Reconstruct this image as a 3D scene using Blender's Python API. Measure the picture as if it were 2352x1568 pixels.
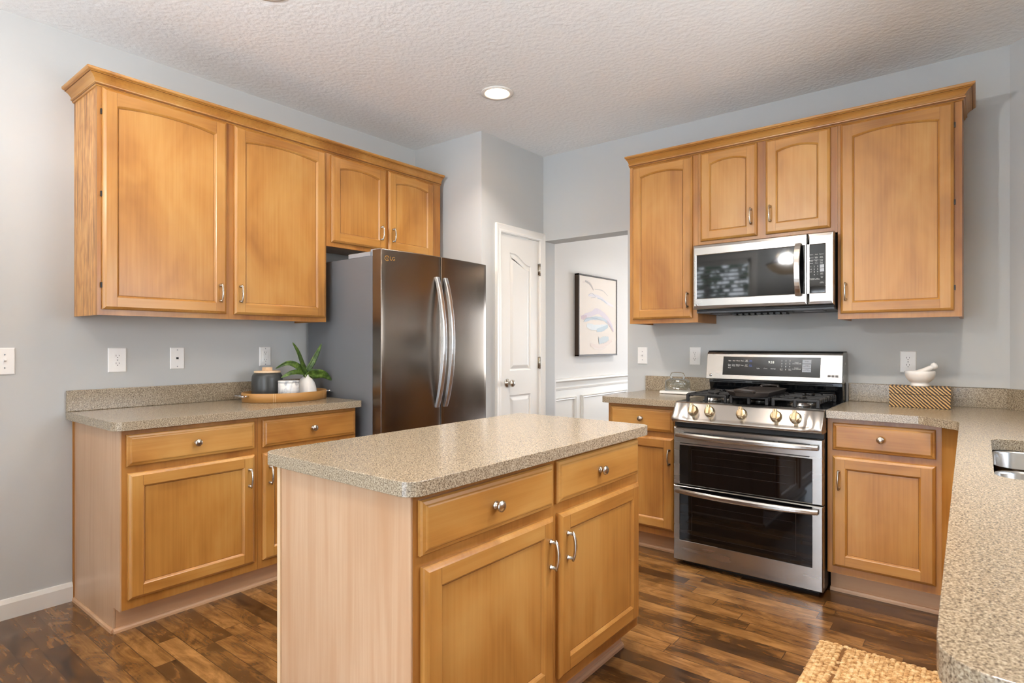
import bpy, bmesh, math, random
from mathutils import Vector, Matrix, Euler
R = math.radians
random.seed(7)
S = bpy.context.scene
COL = S.collection
for o in list(bpy.data.objects): bpy.data.objects.remove(o)

# ------------------------------------------------------------------ camera, sky, exposure
cam = bpy.data.cameras.new('camera'); camo = bpy.data.objects.new('camera', cam); COL.objects.link(camo)
cam.sensor_width = 36.0; cam.lens = 1356.63 / 2352 * 36.0
cam.shift_y = (788.93 - 784) / 2352
cam.clip_start = 0.02
cam.dof.use_dof = True; cam.dof.focus_distance = 3.4; cam.dof.aperture_fstop = 11.0
camo.location = (3.4495, -3.8815, 1.2416)
camo.rotation_euler = (R(90), 0, 0.6719)
S.camera = camo

SKY_STRENGTH = 10.5
CAN_POWER = 6.0
BOWL_POWER = 125.0      # uplight inside the pendant bowl
DINING_FILL_POWER = 7.0
w = bpy.data.worlds.new('sky'); S.world = w; w.use_nodes = True
nt = w.node_tree; nt.nodes.clear()
wo = nt.nodes.new('ShaderNodeOutputWorld'); bg = nt.nodes.new('ShaderNodeBackground')
tc = nt.nodes.new('ShaderNodeTexCoord'); sp = nt.nodes.new('ShaderNodeSeparateXYZ'); rp = nt.nodes.new('ShaderNodeValToRGB')
rp.color_ramp.elements[0].position = 0.0; rp.color_ramp.elements[0].color = (0.92, 0.96, 1.0, 1)
rp.color_ramp.elements[1].position = 0.7; rp.color_ramp.elements[1].color = (0.52, 0.70, 1.0, 1)
nt.links.new(tc.outputs['Generated'], sp.inputs[0]); nt.links.new(sp.outputs['Z'], rp.inputs[0])
nt.links.new(rp.outputs[0], bg.inputs[0]); bg.inputs[1].default_value = SKY_STRENGTH
nt.links.new(bg.outputs[0], wo.inputs[0])

S.view_settings.view_transform = 'Standard'
S.view_settings.look = 'None'
S.view_settings.gamma = 1.0
S.view_settings.use_curve_mapping = False
S.view_settings.exposure = 0.36
S.cycles.max_bounces = 10; S.cycles.diffuse_bounces = 6; S.cycles.glossy_bounces = 5
S.cycles.transmission_bounces = 8; S.cycles.transparent_max_bounces = 12
S.cycles.caustics_reflective = False; S.cycles.caustics_refractive = False
S.cycles.sample_clamp_indirect = 6.0

def portal(loc, rot, sx, sy):
    l = bpy.data.lights.new('window_portal', 'AREA'); l.shape = 'RECTANGLE'; l.size = sx; l.size_y = sy
    l.cycles.is_portal = True
    o = bpy.data.objects.new('window_portal', l); COL.objects.link(o); o.location = loc; o.rotation_euler = rot
portal((2.55, -5.10, 1.0), (R(90), 0, 0), 1.62, 1.9)        # patio door, near wall
portal((0.60, -5.10, 1.55), (R(90), 0, 0), 0.96, 1.65)       # blind window, near wall
portal((4.16, -1.75, 1.60), (R(90), 0, R(90)), 1.2, 0.96)    # window over the sink
portal((2.3, 4.06, 1.35), (R(-90), 0, 0), 2.0, 1.7)          # dining room window

# ------------------------------------------------------------------ helpers
def s2l(c):
    def f(x):
        x /= 255.0
        return x / 12.92 if x <= 0.04045 else ((x + 0.055) / 1.055) ** 2.4
    return (f(c[0]), f(c[1]), f(c[2]), 1.0)

class MB:
    """collects faces, then links them as one mesh object"""
    def __init__(s): s.v = []; s.f = []; s.m = []; s.s = []
    def add(s, pts, faces, mat=0, smooth=False):
        b = len(s.v); s.v += [tuple(p) for p in pts]
        for f in faces:
            s.f.append(tuple(b + i for i in f)); s.m.append(mat); s.s.append(smooth)
    def face(s, pts, mat=0): s.add(pts, [tuple(range(len(pts)))], mat)
    def box(s, x0, x1, y0, y1, z0, z1, mat=0):
        p = [(x0,y0,z0),(x1,y0,z0),(x1,y1,z0),(x0,y1,z0),(x0,y0,z1),(x1,y0,z1),(x1,y1,z1),(x0,y1,z1)]
        s.add(p, [(0,3,2,1),(4,5,6,7),(0,1,5,4),(1,2,6,5),(2,3,7,6),(3,0,4,7)], mat)
    def loops(s, L, mat=0, close=True, c0=False, c1=False, smooth=False):
        n = len(L[0]); pts = [p for l in L for p in l]; F = []
        for i in range(len(L) - 1):
            for j in range(n if close else n - 1):
                k = (j + 1) % n
                F.append((i*n+j, i*n+k, (i+1)*n+k, (i+1)*n+j))
        s.add(pts, F, mat, smooth)
        if c0: s.add(L[0], [tuple(reversed(range(n)))], mat)
        if c1: s.add(L[-1], [tuple(range(n))], mat)
    def lathe(s, prof, c=(0,0,0), axis='z', seg=32, mat=0, smooth=True, sx=1.0, sy=1.0):
        L = []
        for (r, h) in prof:
            ring = []
            for k in range(seg):
                a = 2*math.pi*k/seg; u = r*math.cos(a)*sx; v = r*math.sin(a)*sy
                if axis == 'z': p = (c[0]+u, c[1]+v, c[2]+h)
                elif axis == 'y': p = (c[0]+u, c[1]-h, c[2]+v)      # h points toward -y
                else: p = (c[0]+h, c[1]+u, c[2]+v)
                ring.append(p)
            L.append(ring)
        s.loops(L, mat, True, prof[0][0] > 1e-5, prof[-1][0] > 1e-5, smooth)
    def tube(s, path, rad, seg=10, mat=0, ref=(0,0,1), caps=True, flat=1.0):
        P = [Vector(p) for p in path]; n = len(P); L = []
        for i in range(n):
            t = (P[min(i+1,n-1)] - P[max(i-1,0)]).normalized()
            r = Vector(ref)
            if abs(t.dot(r)) > 0.98: r = Vector((1,0,0)) if abs(t.x) < 0.9 else Vector((0,1,0))
            a = t.cross(r).normalized(); b = a.cross(t).normalized()
            rr = rad[i] if isinstance(rad, (list, tuple)) else rad
            L.append([tuple(P[i] + a*rr*math.cos(2*math.pi*k/seg) + b*rr*flat*math.sin(2*math.pi*k/seg)) for k in range(seg)])
        s.loops(L, mat, True, caps, caps, True)
    def prism(s, poly, ax, a, b, mat=0, smooth=False):
        """poly of 2-D points extruded along ax ('x': (y,z), 'y': (x,z), 'z': (x,y)) from a to b"""
        def q(p, h): return {'x': (h, p[0], p[1]), 'y': (p[0], h, p[1]), 'z': (p[0], p[1], h)}[ax]
        s.loops([[q(p, a) for p in poly], [q(p, b) for p in poly]], mat, True, True, True, smooth)
    def xform(s, M, start=0):
        for i in range(start, len(s.v)): s.v[i] = tuple(M @ Vector(s.v[i]))
    def build(s, name, mats, parent=None, loc=(0,0,0), rot=(0,0,0), bevel=0, seg=2, recalc=True, ang=35):
        me = bpy.data.meshes.new(name); me.from_pydata(s.v, [], s.f); me.update()
        if not isinstance(mats, (list, tuple)): mats = [mats]
        for m in mats: me.materials.append(m)
        me.polygons.foreach_set('material_index', s.m); me.polygons.foreach_set('use_smooth', s.s)
        if recalc:
            bm = bmesh.new(); bm.from_mesh(me)
            bmesh.ops.remove_doubles(bm, verts=bm.verts, dist=1e-5)
            bmesh.ops.recalc_face_normals(bm, faces=bm.faces); bm.to_mesh(me); bm.free()
        o = bpy.data.objects.new(name, me); COL.objects.link(o)
        o.location = loc; o.rotation_euler = rot
        if parent: o.parent = parent
        if bevel:
            b = o.modifiers.new('bevel', 'BEVEL'); b.width = bevel; b.segments = seg; b.limit_method = 'ANGLE'; b.angle_limit = R(ang)
        return o

def thing(name, label, cat, loc=(0,0,0), rz=0.0, group=None):
    o = bpy.data.objects.new(name, None); COL.objects.link(o); o.empty_display_size = 0.1
    o.location = loc; o.rotation_euler = (0, 0, rz); return tag(o, label, cat, group)
def tag(o, label, cat, group=None):
    o['label'] = label; o['category'] = cat
    if group: o['group'] = group
    return o
def struct(o, label=None):
    o['kind'] = 'structure'
    if label: o['label'] = label
    return o

def text_into(mb, s, size, M, mat, cx=True):
    """lettering as flat mesh faces; M places the text's xy plane"""
    c = bpy.data.curves.new('t', 'FONT'); c.body = s; c.size = size; c.resolution_u = 2
    c.align_x = 'CENTER' if cx else 'LEFT'; c.align_y = 'CENTER'; c.space_line = 0.85
    o = bpy.data.objects.new('t', c); me = o.to_mesh()
    mb.add([tuple(M @ v.co) for v in me.vertices], [tuple(p.vertices) for p in me.polygons], mat)
    o.to_mesh_clear(); bpy.data.objects.remove(o); bpy.data.curves.remove(c)

# ------------------------------------------------------------------ materials
def newmat(name):
    m = bpy.data.materials.new(name); m.use_nodes = True
    t = m.node_tree; return m, t, t.nodes['Principled BSDF'], t.nodes, t.links
def plain(name, rgb, rough=0.5, metal=0.0, spec=0.5, coat=0.0, bump=None, emit=None, es=1.0, trans=0.0, aniso=0.0, ior=1.45):
    m, t, b, N, L = newmat(name)
    b.inputs['Base Color'].default_value = s2l(rgb); b.inputs['Roughness'].default_value = rough
    b.inputs['Metallic'].default_value = metal; b.inputs['Specular IOR Level'].default_value = spec
    b.inputs['Coat Weight'].default_value = coat; b.inputs['Transmission Weight'].default_value = trans; b.inputs['IOR'].default_value = ior
    if aniso: b.inputs['Anisotropic'].default_value = aniso
    if emit: b.inputs['Emission Color'].default_value = s2l(emit); b.inputs['Emission Strength'].default_value = es
    if bump:
        sc, st = bump
        tcn = N.new('ShaderNodeTexCoord'); n = N.new('ShaderNodeTexNoise'); n.inputs['Scale'].default_value = sc; n.inputs['Detail'].default_value = 3
        bp = N.new('ShaderNodeBump'); bp.inputs['Strength'].default_value = st; bp.inputs['Distance'].default_value = 0.002
        L.new(tcn.outputs['Object'], n.inputs['Vector']); L.new(n.outputs[0], bp.inputs['Height']); L.new(bp.outputs[0], b.inputs['Normal'])
    return m
def ramp(N, stops):
    r = N.new('ShaderNodeValToRGB'); e = r.color_ramp.elements
    e[0].position, e[0].color = stops[0][0], s2l(stops[0][1]); e[1].position, e[1].color = stops[-1][0], s2l(stops[-1][1])
    for p, c in stops[1:-1]:
        x = e.new(p); x.color = s2l(c)
    return r
def wood(name, cols, axis='z', rough=0.36, coat=0.22, fine=90.0, blotch=4.0, stretch=0.06, fmix=0.24, streak=None):
    """figured timber: soft cloudy blotches plus fine grain drawn out along one axis"""
    m, t, b, N, L = newmat(name)
    tcn = N.new('ShaderNodeTexCoord'); oi = N.new('ShaderNodeObjectInfo')
    off = N.new('ShaderNodeVectorMath'); off.operation = 'MULTIPLY_ADD'
    off.inputs[1].default_value = (1,1,1)
    rv = N.new('ShaderNodeCombineXYZ'); mul = N.new('ShaderNodeMath'); mul.operation = 'MULTIPLY'; mul.inputs[1].default_value = 37.0
    L.new(oi.outputs['Random'], mul.inputs[0])
    for i in range(3): L.new(mul.outputs[0], rv.inputs[i])
    L.new(tcn.outputs['Object'], off.inputs[0]); L.new(rv.outputs[0], off.inputs[2])
    k = {'x': 0, 'y': 1, 'z': 2}[axis]
    def noise(scale, st, detail, dist=0.0):
        mp = N.new('ShaderNodeMapping'); sc = [scale]*3; sc[k] = scale*st; mp.inputs['Scale'].default_value = sc
        n = N.new('ShaderNodeTexNoise'); n.inputs['Scale'].default_value = 1.0; n.inputs['Detail'].default_value = detail; n.inputs['Distortion'].default_value = dist
        L.new(off.outputs[0], mp.inputs['Vector']); L.new(mp.outputs[0], n.inputs['Vector']); return n
    n1 = noise(blotch, 0.45, 3, 0.6); n2 = noise(fine, stretch*0.5, 4, 0.2)
    mx = N.new('ShaderNodeMix'); mx.data_type = 'FLOAT'; mx.inputs[0].default_value = fmix
    L.new(n1.outputs[0], mx.inputs[2]); L.new(n2.outputs[0], mx.inputs[3])
    r = ramp(N, [(0.30, cols[0]), (0.5, cols[1]), (0.70, cols[2])])
    L.new(mx.outputs[0], r.inputs[0]); col = r.outputs[0]
    if streak:
        n3 = noise(streak[0], 0.05, 5, 1.5); sr = N.new('ShaderNodeMapRange'); sr.inputs[1].default_value = 0.5; sr.inputs[2].default_value = 0.68
        L.new(n3.outputs[0], sr.inputs[0]); mc = N.new('ShaderNodeMix'); mc.data_type = 'RGBA'; mc.inputs[7].default_value = s2l(streak[1])
        L.new(sr.outputs[0], mc.inputs[0]); L.new(col, mc.inputs[6]); col = mc.outputs[2]
    L.new(col, b.inputs['Base Color'])
    b.inputs['Roughness'].default_value = rough; b.inputs['Coat Weight'].default_value = coat; b.inputs['Coat Roughness'].default_value = 0.22
    bp = N.new('ShaderNodeBump'); bp.inputs['Strength'].default_value = 0.06; bp.inputs['Distance'].default_value = 0.001
    L.new(n2.outputs[0], bp.inputs['Height']); L.new(bp.outputs[0], b.inputs['Normal'])
    return m

MAPLE = [(144, 91, 36), (174, 121, 56), (189, 142, 76)]
M_wv = wood('maple_vertical', MAPLE, 'z'); M_wh = wood('maple_horizontal', MAPLE, 'x')
M_wf = wood('maple_frame', [(132, 79, 29), (162, 107, 46), (178, 127, 64)], 'z')
M_lam = wood('pale_laminate', [(176, 138, 104), (188, 152, 119), (197, 164, 132)], 'z', rough=0.35, coat=0.1, fine=130, blotch=3, stretch=0.06, fmix=0.4, streak=(12.0, (178, 138, 103)))
M_lamh = wood('pale_laminate_board', [(182, 136, 98), (194, 152, 114), (206, 168, 132)], 'x', rough=0.4, coat=0.1, fine=60, blotch=3)
M_strip = plain('pale_edge_strip', (214, 186, 150), 0.4)
M_oak = wood('oak_end_panel', [(150, 96, 44), (196, 140, 78), (214, 164, 102)], 'z', rough=0.4, coat=0.1, fine=55, blotch=26, stretch=0.16, fmix=0.4, streak=(42.0, (128, 82, 40)))
M_burnt = None

def granite():
    m, t, b, N, L = newmat('speckled_counter')
    tcn = N.new('ShaderNodeTexCoord')
    def ns(s, d, r=0.6):
        n = N.new('ShaderNodeTexNoise'); n.inputs['Scale'].default_value = s; n.inputs['Detail'].default_value = d; n.inputs['Roughness'].default_value = r
        L.new(tcn.outputs['Object'], n.inputs['Vector']); return n
    n1 = ns(270, 2.0, 0.65); n2 = ns(400, 1.0)
    r1 = ramp(N, [(0.32, (86, 72, 57)), (0.43, (138, 122, 101)), (0.53, (162, 146, 122)), (0.68, (192, 178, 155))])
    L.new(n1.outputs[0], r1.inputs[0])
    r2 = N.new('ShaderNodeMapRange'); r2.inputs[1].default_value = 0.60; r2.inputs[2].default_value = 0.68; L.new(n2.outputs[0], r2.inputs[0])
    mc = N.new('ShaderNodeMix'); mc.data_type = 'RGBA'; mc.inputs[7].default_value = s2l((84, 72, 58)); L.new(r2.outputs[0], mc.inputs[0]); L.new(r1.outputs[0], mc.inputs[6])
    L.new(mc.outputs[2], b.inputs['Base Color']); b.inputs['Roughness'].default_value = 0.2; b.inputs['Specular IOR Level'].default_value = 0.5
    return m
M_gran = granite()

def plank_floor():
    m, t, b, N, L = newmat('dark_plank_floor')
    def math_(op, a, c=None):
        n = N.new('ShaderNodeMath'); n.operation = op
        for i, v in enumerate((a, c)):
            if v is None: continue
            if isinstance(v, (int, float)): n.inputs[i].default_value = v
            else: L.new(v, n.inputs[i])
        return n.outputs[0]
    tcn = N.new('ShaderNodeTexCoord'); sx = N.new('ShaderNodeSeparateXYZ'); L.new(tcn.outputs['Object'], sx.inputs[0])
    yr = math_('DIVIDE', sx.outputs['Y'], 0.078); row = math_('FLOOR', yr); fy = math_('FRACT', yr)
    wn = N.new('ShaderNodeTexWhiteNoise'); wn.noise_dimensions = '1D'; L.new(row, wn.inputs['W'])
    xs = math_('ADD', math_('DIVIDE', sx.outputs['X'], 0.62), math_('MULTIPLY', wn.outputs['Value'], 17.3)); cl = math_('FLOOR', xs); fx = math_('FRACT', xs)
    cv = N.new('ShaderNodeCombineXYZ'); L.new(row, cv.inputs[0]); L.new(cl, cv.inputs[1])
    w2 = N.new('ShaderNodeTexWhiteNoise'); w2.noise_dimensions = '2D'; L.new(cv.outputs[0], w2.inputs['Vector'])
    off = math_('MULTIPLY', w2.outputs['Value'], 23.0)
    def ns(ax, ay, d, dist):
        c = N.new('ShaderNodeCombineXYZ'); L.new(math_('MULTIPLY', sx.outputs['X'], ax), c.inputs[0]); L.new(math_('MULTIPLY', sx.outputs['Y'], ay), c.inputs[1]); L.new(off, c.inputs[2])
        n = N.new('ShaderNodeTexNoise'); n.inputs['Scale'].default_value = 1; n.inputs['Detail'].default_value = d; n.inputs['Distortion'].default_value = dist; n.inputs['Roughness'].default_value = 0.6
        L.new(c.outputs[0], n.inputs['Vector']); return n.outputs[0]
    n1 = ns(5, 13, 5, 1.2); n2 = ns(5, 120, 4, 0.3)
    v = math_('ADD', math_('ADD', math_('MULTIPLY', n1, 0.62), math_('MULTIPLY', n2, 0.2)), math_('MULTIPLY', w2.outputs['Value'], 0.26))
    r = ramp(N, [(0.33, (42, 25, 12)), (0.47, (82, 53, 25)), (0.59, (118, 80, 40)), (0.76, (158, 114, 64))])
    L.new(v, r.inputs[0])
    e1 = math_('LESS_THAN', fy, 0.035); e2 = math_('LESS_THAN', fx, 0.004); e = math_('MAXIMUM', e1, e2)
    mc = N.new('ShaderNodeMix'); mc.data_type = 'RGBA'; mc.inputs[7].default_value = s2l((30, 18, 10)); L.new(math_('MULTIPLY', e, 0.75), mc.inputs[0]); L.new(r.outputs[0], mc.inputs[6])
    L.new(mc.outputs[2], b.inputs['Base Color']); b.inputs['Roughness'].default_value = 0.24; b.inputs['Coat Weight'].default_value = 0.3; b.inputs['Coat Roughness'].default_value = 0.12
    bp = N.new('ShaderNodeBump'); bp.inputs['Strength'].default_value = 0.08; bp.inputs['Distance'].default_value = 0.002
    L.new(math_('SUBTRACT', math_('MULTIPLY', n1, 0.6), e), bp.inputs['Height']); L.new(bp.outputs[0], b.inputs['Normal'])
    return m
M_floor = plank_floor()

def ceiling_mat():
    m, t, b, N, L = newmat('stippled_ceiling')
    b.inputs['Base Color'].default_value = s2l((236, 237, 236)); b.inputs['Roughness'].default_value = 0.75
    tcn = N.new('ShaderNodeTexCoord')
    n0 = N.new('ShaderNodeTexNoise'); n0.inputs['Scale'].default_value = 4.0; n0.inputs['Detail'].default_value = 2
    mp = N.new('ShaderNodeVectorMath'); mp.operation = 'MULTIPLY_ADD'; mp.inputs[1].default_value = (0.35, 0.35, 0.35)
    L.new(tcn.outputs['Object'], n0.inputs['Vector']); L.new(n0.outputs['Color'], mp.inputs[0]); L.new(tcn.outputs['Object'], mp.inputs[2])
    n1 = N.new('ShaderNodeTexNoise'); n1.noise_type = 'RIDGED_MULTIFRACTAL'; n1.inputs['Scale'].default_value = 13; n1.inputs['Detail'].default_value = 3
    L.new(mp.outputs[0], n1.inputs['Vector'])
    n2 = N.new('ShaderNodeTexNoise'); n2.inputs['Scale'].default_value = 42; n2.inputs['Detail'].default_value = 3; L.new(tcn.outputs['Object'], n2.inputs['Vector'])
    a = N.new('ShaderNodeMath'); a.operation = 'MULTIPLY_ADD'; a.inputs[1].default_value = 0.5; L.new(n1.outputs[0], a.inputs[0]); L.new(n2.outputs[0], a.inputs[2])
    bp = N.new('ShaderNodeBump'); bp.inputs['Strength'].default_value = 0.45; bp.inputs['Distance'].default_value = 0.009
    L.new(a.outputs[0], bp.inputs['Height']); L.new(bp.outputs[0], b.inputs['Normal'])
    return m
M_ceil = ceiling_mat()
M_wall = plain('grey_wall_paint', (190, 191, 189), 0.6, bump=(260, 0.08), spec=0.3)
M_hall = plain('white_wall_paint', (224, 221, 217), 0.6, spec=0.3)
M_white = plain('white_trim_paint', (230, 227, 220), 0.35)
M_plate = plain('white_plastic', (238, 236, 232), 0.3)
M_slot = plain('dark_slot', (40, 38, 36), 0.5)
def brushed(name, rgb, rough=0.3, axis='x', amp=0.05, bump=0.0):
    m, t, b, N, L = newmat(name)
    b.inputs['Base Color'].default_value = s2l(rgb); b.inputs['Metallic'].default_value = 1.0
    tcn = N.new('ShaderNodeTexCoord'); mp = N.new('ShaderNodeMapping'); sc = [9, 9, 9]; sc['xyz'.index(axis)] = 1.5; mp.inputs['Scale'].default_value = sc
    n = N.new('ShaderNodeTexNoise'); n.inputs['Scale'].default_value = 1; n.inputs['Detail'].default_value = 2
    L.new(tcn.outputs['Object'], mp.inputs[0]); L.new(mp.outputs[0], n.inputs['Vector'])
    mr = N.new('ShaderNodeMapRange'); mr.inputs[3].default_value = rough - amp/2; mr.inputs[4].default_value = rough + amp/2
    L.new(n.outputs[0], mr.inputs[0]); L.new(mr.outputs[0], b.inputs['Roughness'])
    b.inputs['Anisotropic'].default_value = 0.55
    tg = N.new('ShaderNodeTangent'); tg.direction_type = 'RADIAL'; tg.axis = axis.upper(); L.new(tg.outputs[0], b.inputs['Tangent'])
    return m
M_ss = brushed('stainless_steel', (170, 166, 161), 0.27, 'x')
M_ssv = brushed('stainless_steel_vertical', (192, 188, 182), 0.25, 'z')
M_bss = brushed('dark_stainless', (132, 122, 112), 0.24, 'z', 0.1)
M_hand = brushed('pale_steel', (214, 214, 214), 0.26, 'z')
M_nick = plain('brushed_nickel', (196, 188, 176), 0.25, 1.0)
M_knobg = plain('champagne_steel', (202, 182, 148), 0.25, 1.0)
M_chrome = plain('chrome', (220, 220, 222), 0.08, 1.0)
M_fside = plain('grey_enamel', (112, 113, 116), 0.35, spec=0.5)
M_blk = plain('black_glass', (8, 8, 9), 0.04, spec=0.6)
M_blkm = plain('black_enamel', (14, 15, 17), 0.12, spec=0.6)
M_matte = plain('matte_black', (22, 22, 23), 0.5)
M_iron = plain('cast_iron', (30, 28, 27), 0.45, bump=(400, 0.2))
M_iron2 = plain('griddle_iron', (52, 46, 42), 0.35, bump=(300, 0.1))
M_dgrey = plain('dark_grey_plastic', (62, 64, 68), 0.4)
M_lgrey = plain('light_grey_plastic', (160, 162, 166), 0.4)
M_txt = plain('white_print', (205, 205, 200), 0.5)
M_txtd = plain('grey_print', (96, 92, 88), 0.5)
M_txtb = plain('blue_print', (96, 120, 190), 0.5)
M_gold = plain('gold_print', (206, 160, 84), 0.3, 0.8)
M_seg = plain('display_digits', (225, 225, 215), 0.4, emit=(235, 235, 225), es=0.6)
def pane_mat():
    m, t, b, N, L = newmat('window_glass'); N.remove(b)
    out = N['Material Output']; tr = N.new('ShaderNodeBsdfTransparent'); gl = N.new('ShaderNodeBsdfGlossy'); gl.inputs['Roughness'].default_value = 0.0
    mx = N.new('ShaderNodeMixShader'); lw = N.new('ShaderNodeFresnel'); lw.inputs['IOR'].default_value = 1.3
    L.new(lw.outputs[0], mx.inputs[0]); L.new(tr.outputs[0], mx.inputs[1]); L.new(gl.outputs[0], mx.inputs[2]); L.new(mx.outputs[0], out.inputs[0]); return m
M_pane = pane_mat()
def dome_mat():
    m, t, b, N, L = newmat('thin_dome_glass'); N.remove(b)
    out = N['Material Output']; tr = N.new('ShaderNodeBsdfTransparent'); tr.inputs[0].default_value = (0.93, 0.95, 0.95, 1); gl = N.new('ShaderNodeBsdfGlossy'); gl.inputs['Roughness'].default_value = 0.02
    mx = N.new('ShaderNodeMixShader'); lw = N.new('ShaderNodeLayerWeight'); pw = N.new('ShaderNodeMath'); pw.operation = 'POWER'; pw.inputs[1].default_value = 3.0; ma = N.new('ShaderNodeMath'); ma.operation = 'MULTIPLY_ADD'; ma.inputs[1].default_value = 0.7; ma.inputs[2].default_value = 0.05
    L.new(lw.outputs['Facing'], pw.inputs[0]); L.new(pw.outputs[0], ma.inputs[0]); L.new(ma.outputs[0], mx.inputs[0]); L.new(tr.outputs[0], mx.inputs[1]); L.new(gl.outputs[0], mx.inputs[2]); L.new(mx.outputs[0], out.inputs[0]); return m
M_dome = dome_mat()
M_clear = plain('clear_glass', (250, 252, 252), 0.0, trans=1.0, ior=1.3)
M_ceram = plain('white_ceramic', (232, 228, 222), 0.3)
M_canis = plain('charcoal_ceramic', (62, 62, 60), 0.32)
M_lid = wood('beech_lid', [(206, 172, 134), (222, 192, 156), (232, 206, 174)], 'x', rough=0.5, coat=0, fine=120, blotch=8)
M_leath = plain('tan_leather', (178, 130, 72), 0.42, bump=(500, 0.1))
M_stitch = plain('cream_stitch', (222, 202, 166), 0.6)
M_inner = plain('dark_tray_lining', (84, 66, 48), 0.6)
def marble():
    m, t, b, N, L = newmat('white_marble'); tcn = N.new('ShaderNodeTexCoord')
    n = N.new('ShaderNodeTexNoise'); n.inputs['Scale'].default_value = 14; n.inputs['Detail'].default_value = 6; n.inputs['Distortion'].default_value = 2
    r = ramp(N, [(0.36, (176, 178, 182)), (0.46, (226, 224, 220)), (0.7, (240, 238, 234))]); L.new(tcn.outputs['Object'], n.inputs['Vector']); L.new(n.outputs[0], r.inputs[0])
    L.new(r.outputs[0], b.inputs['Base Color']); b.inputs['Roughness'].default_value = 0.3; return m
M_marb = marble()
def leafm():
    m, t, b, N, L = newmat('leaf_green'); tcn = N.new('ShaderNodeTexCoord')
    n = N.new('ShaderNodeTexNoise'); n.inputs['Scale'].default_value = 40; n.inputs['Detail'].default_value = 3
    r = ramp(N, [(0.35, (44, 66, 22)), (0.55, (74, 98, 34)), (0.72, (112, 134, 58))]); L.new(tcn.outputs['Object'], n.inputs['Vector']); L.new(n.outputs[0], r.inputs[0])
    L.new(r.outputs[0], b.inputs['Base Color']); b.inputs['Roughness'].default_value = 0.38; return m
M_leaf = leafm()
def burnt():
    m, t, b, N, L = newmat('scorched_striped_wood'); tcn = N.new('ShaderNodeTexCoord'); sx = N.new('ShaderNodeSeparateXYZ'); L.new(tcn.outputs['Object'], sx.inputs[0])
    a = N.new('ShaderNodeMath'); a.operation = 'ADD'; L.new(sx.outputs['X'], a.inputs[0]); L.new(sx.outputs['Z'], a.inputs[1])
    n = N.new('ShaderNodeTexNoise'); n.inputs['Scale'].default_value = 30; n.inputs['Detail'].default_value = 3; L.new(tcn.outputs['Object'], n.inputs['Vector'])
    c = N.new('ShaderNodeMath'); c.operation = 'MULTIPLY_ADD'; c.inputs[1].default_value = 0.012; L.new(n.outputs[0], c.inputs[0]); L.new(a.outputs[0], c.inputs[2])
    d = N.new('ShaderNodeMath'); d.operation = 'MULTIPLY'; d.inputs[1].default_value = 2*math.pi/0.0172; L.new(c.outputs[0], d.inputs[0])
    s = N.new('ShaderNodeMath'); s.operation = 'SINE'; L.new(d.outputs[0], s.inputs[0])
    e = N.new('ShaderNodeMath'); e.operation = 'MULTIPLY_ADD'; e.inputs[1].default_value = 0.5; e.inputs[2].default_value = 0.5; L.new(s.outputs[0], e.inputs[0])
    r = ramp(N, [(0.25, (52, 32, 16)), (0.5, (120, 84, 44)), (0.8, (206, 166, 104))]); L.new(e.outputs[0], r.inputs[0])
    L.new(r.outputs[0], b.inputs['Base Color']); b.inputs['Roughness'].default_value = 0.5; return m
M_burnt = burnt()
def jute():
    m, t, b, N, L = newmat('jute_fibre'); tcn = N.new('ShaderNodeTexCoord')
    n = N.new('ShaderNodeTexNoise'); n.inputs['Scale'].default_value = 55; n.inputs['Detail'].default_value = 3
    r = ramp(N, [(0.3, (150, 106, 58)), (0.5, (200, 160, 106)), (0.7, (226, 198, 150))]); L.new(tcn.outputs['Object'], n.inputs['Vector']); L.new(n.outputs[0], r.inputs[0])
    L.new(r.outputs[0], b.inputs['Base Color']); b.inputs['Roughness'].default_value = 0.9
    n2 = N.new('ShaderNodeTexNoise'); n2.inputs['Scale'].default_value = 500; L.new(tcn.outputs['Object'], n2.inputs['Vector'])
    bp = N.new('ShaderNodeBump'); bp.inputs['Strength'].default_value = 0.4; bp.inputs['Distance'].default_value = 0.002; L.new(n2.outputs[0], bp.inputs['Height']); L.new(bp.outputs[0], b.inputs['Normal'])
    return m
M_jute = jute()

# ------------------------------------------------------------------ the room shell
H = 2.743; YN = -5.0; XR = 4.06; XP = 0.686; YP = -0.7535; XH = 0.56; YF = 4.0
m = MB(); m.box(-0.12, XR+0.12, YN-0.12, YF+0.1, -0.1, 0.0); struct(m.build('floor', M_floor), 'dark scraped hardwood planks')
m = MB(); m.box(-0.12, XR+0.12, YN-0.12, YF+0.1, H, H+0.1); struct(m.build('ceiling', M_ceil), 'beige textured ceiling')
m = MB(); m.box(-0.12, 0.0, YN-0.12, 0.16, 0, H); struct(m.build('wall_left', M_wall), 'grey wall behind the refrigerator')
m = MB(); m.box(0.0, XP, YP, YP+0.1, 0, H); struct(m.build('wall_pantry_front', M_wall))
DY0, DY1, DZ = -0.548, -0.054, 2.062      # pantry door opening
m = MB(); m.box(XP-0.1, XP, YP+0.1, DY0, 0, H); m.box(XP-0.1, XP, DY1, 0.16, 0, H); m.box(XP-0.1, XP, DY0, DY1, DZ, H)
struct(m.build('wall_pantry_side', M_wall))
OX1, OZ = 1.437, 2.064                    # opening to the dining room
m = MB(); m.box(OX1, 3.56, 0.0, 0.16, 0, H); m.box(XP, OX1, 0.0, 0.16, OZ, H); struct(m.build('wall_far', M_wall), 'grey wall behind the range')
m = MB(); m.prism([(3.56, 0), (XR, -0.5), (XR+0.12, -0.5), (XR+0.12, 0.16), (3.56, 0.16)], 'z', 0, H); struct(m.build('wall_corner', M_wall))
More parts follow.
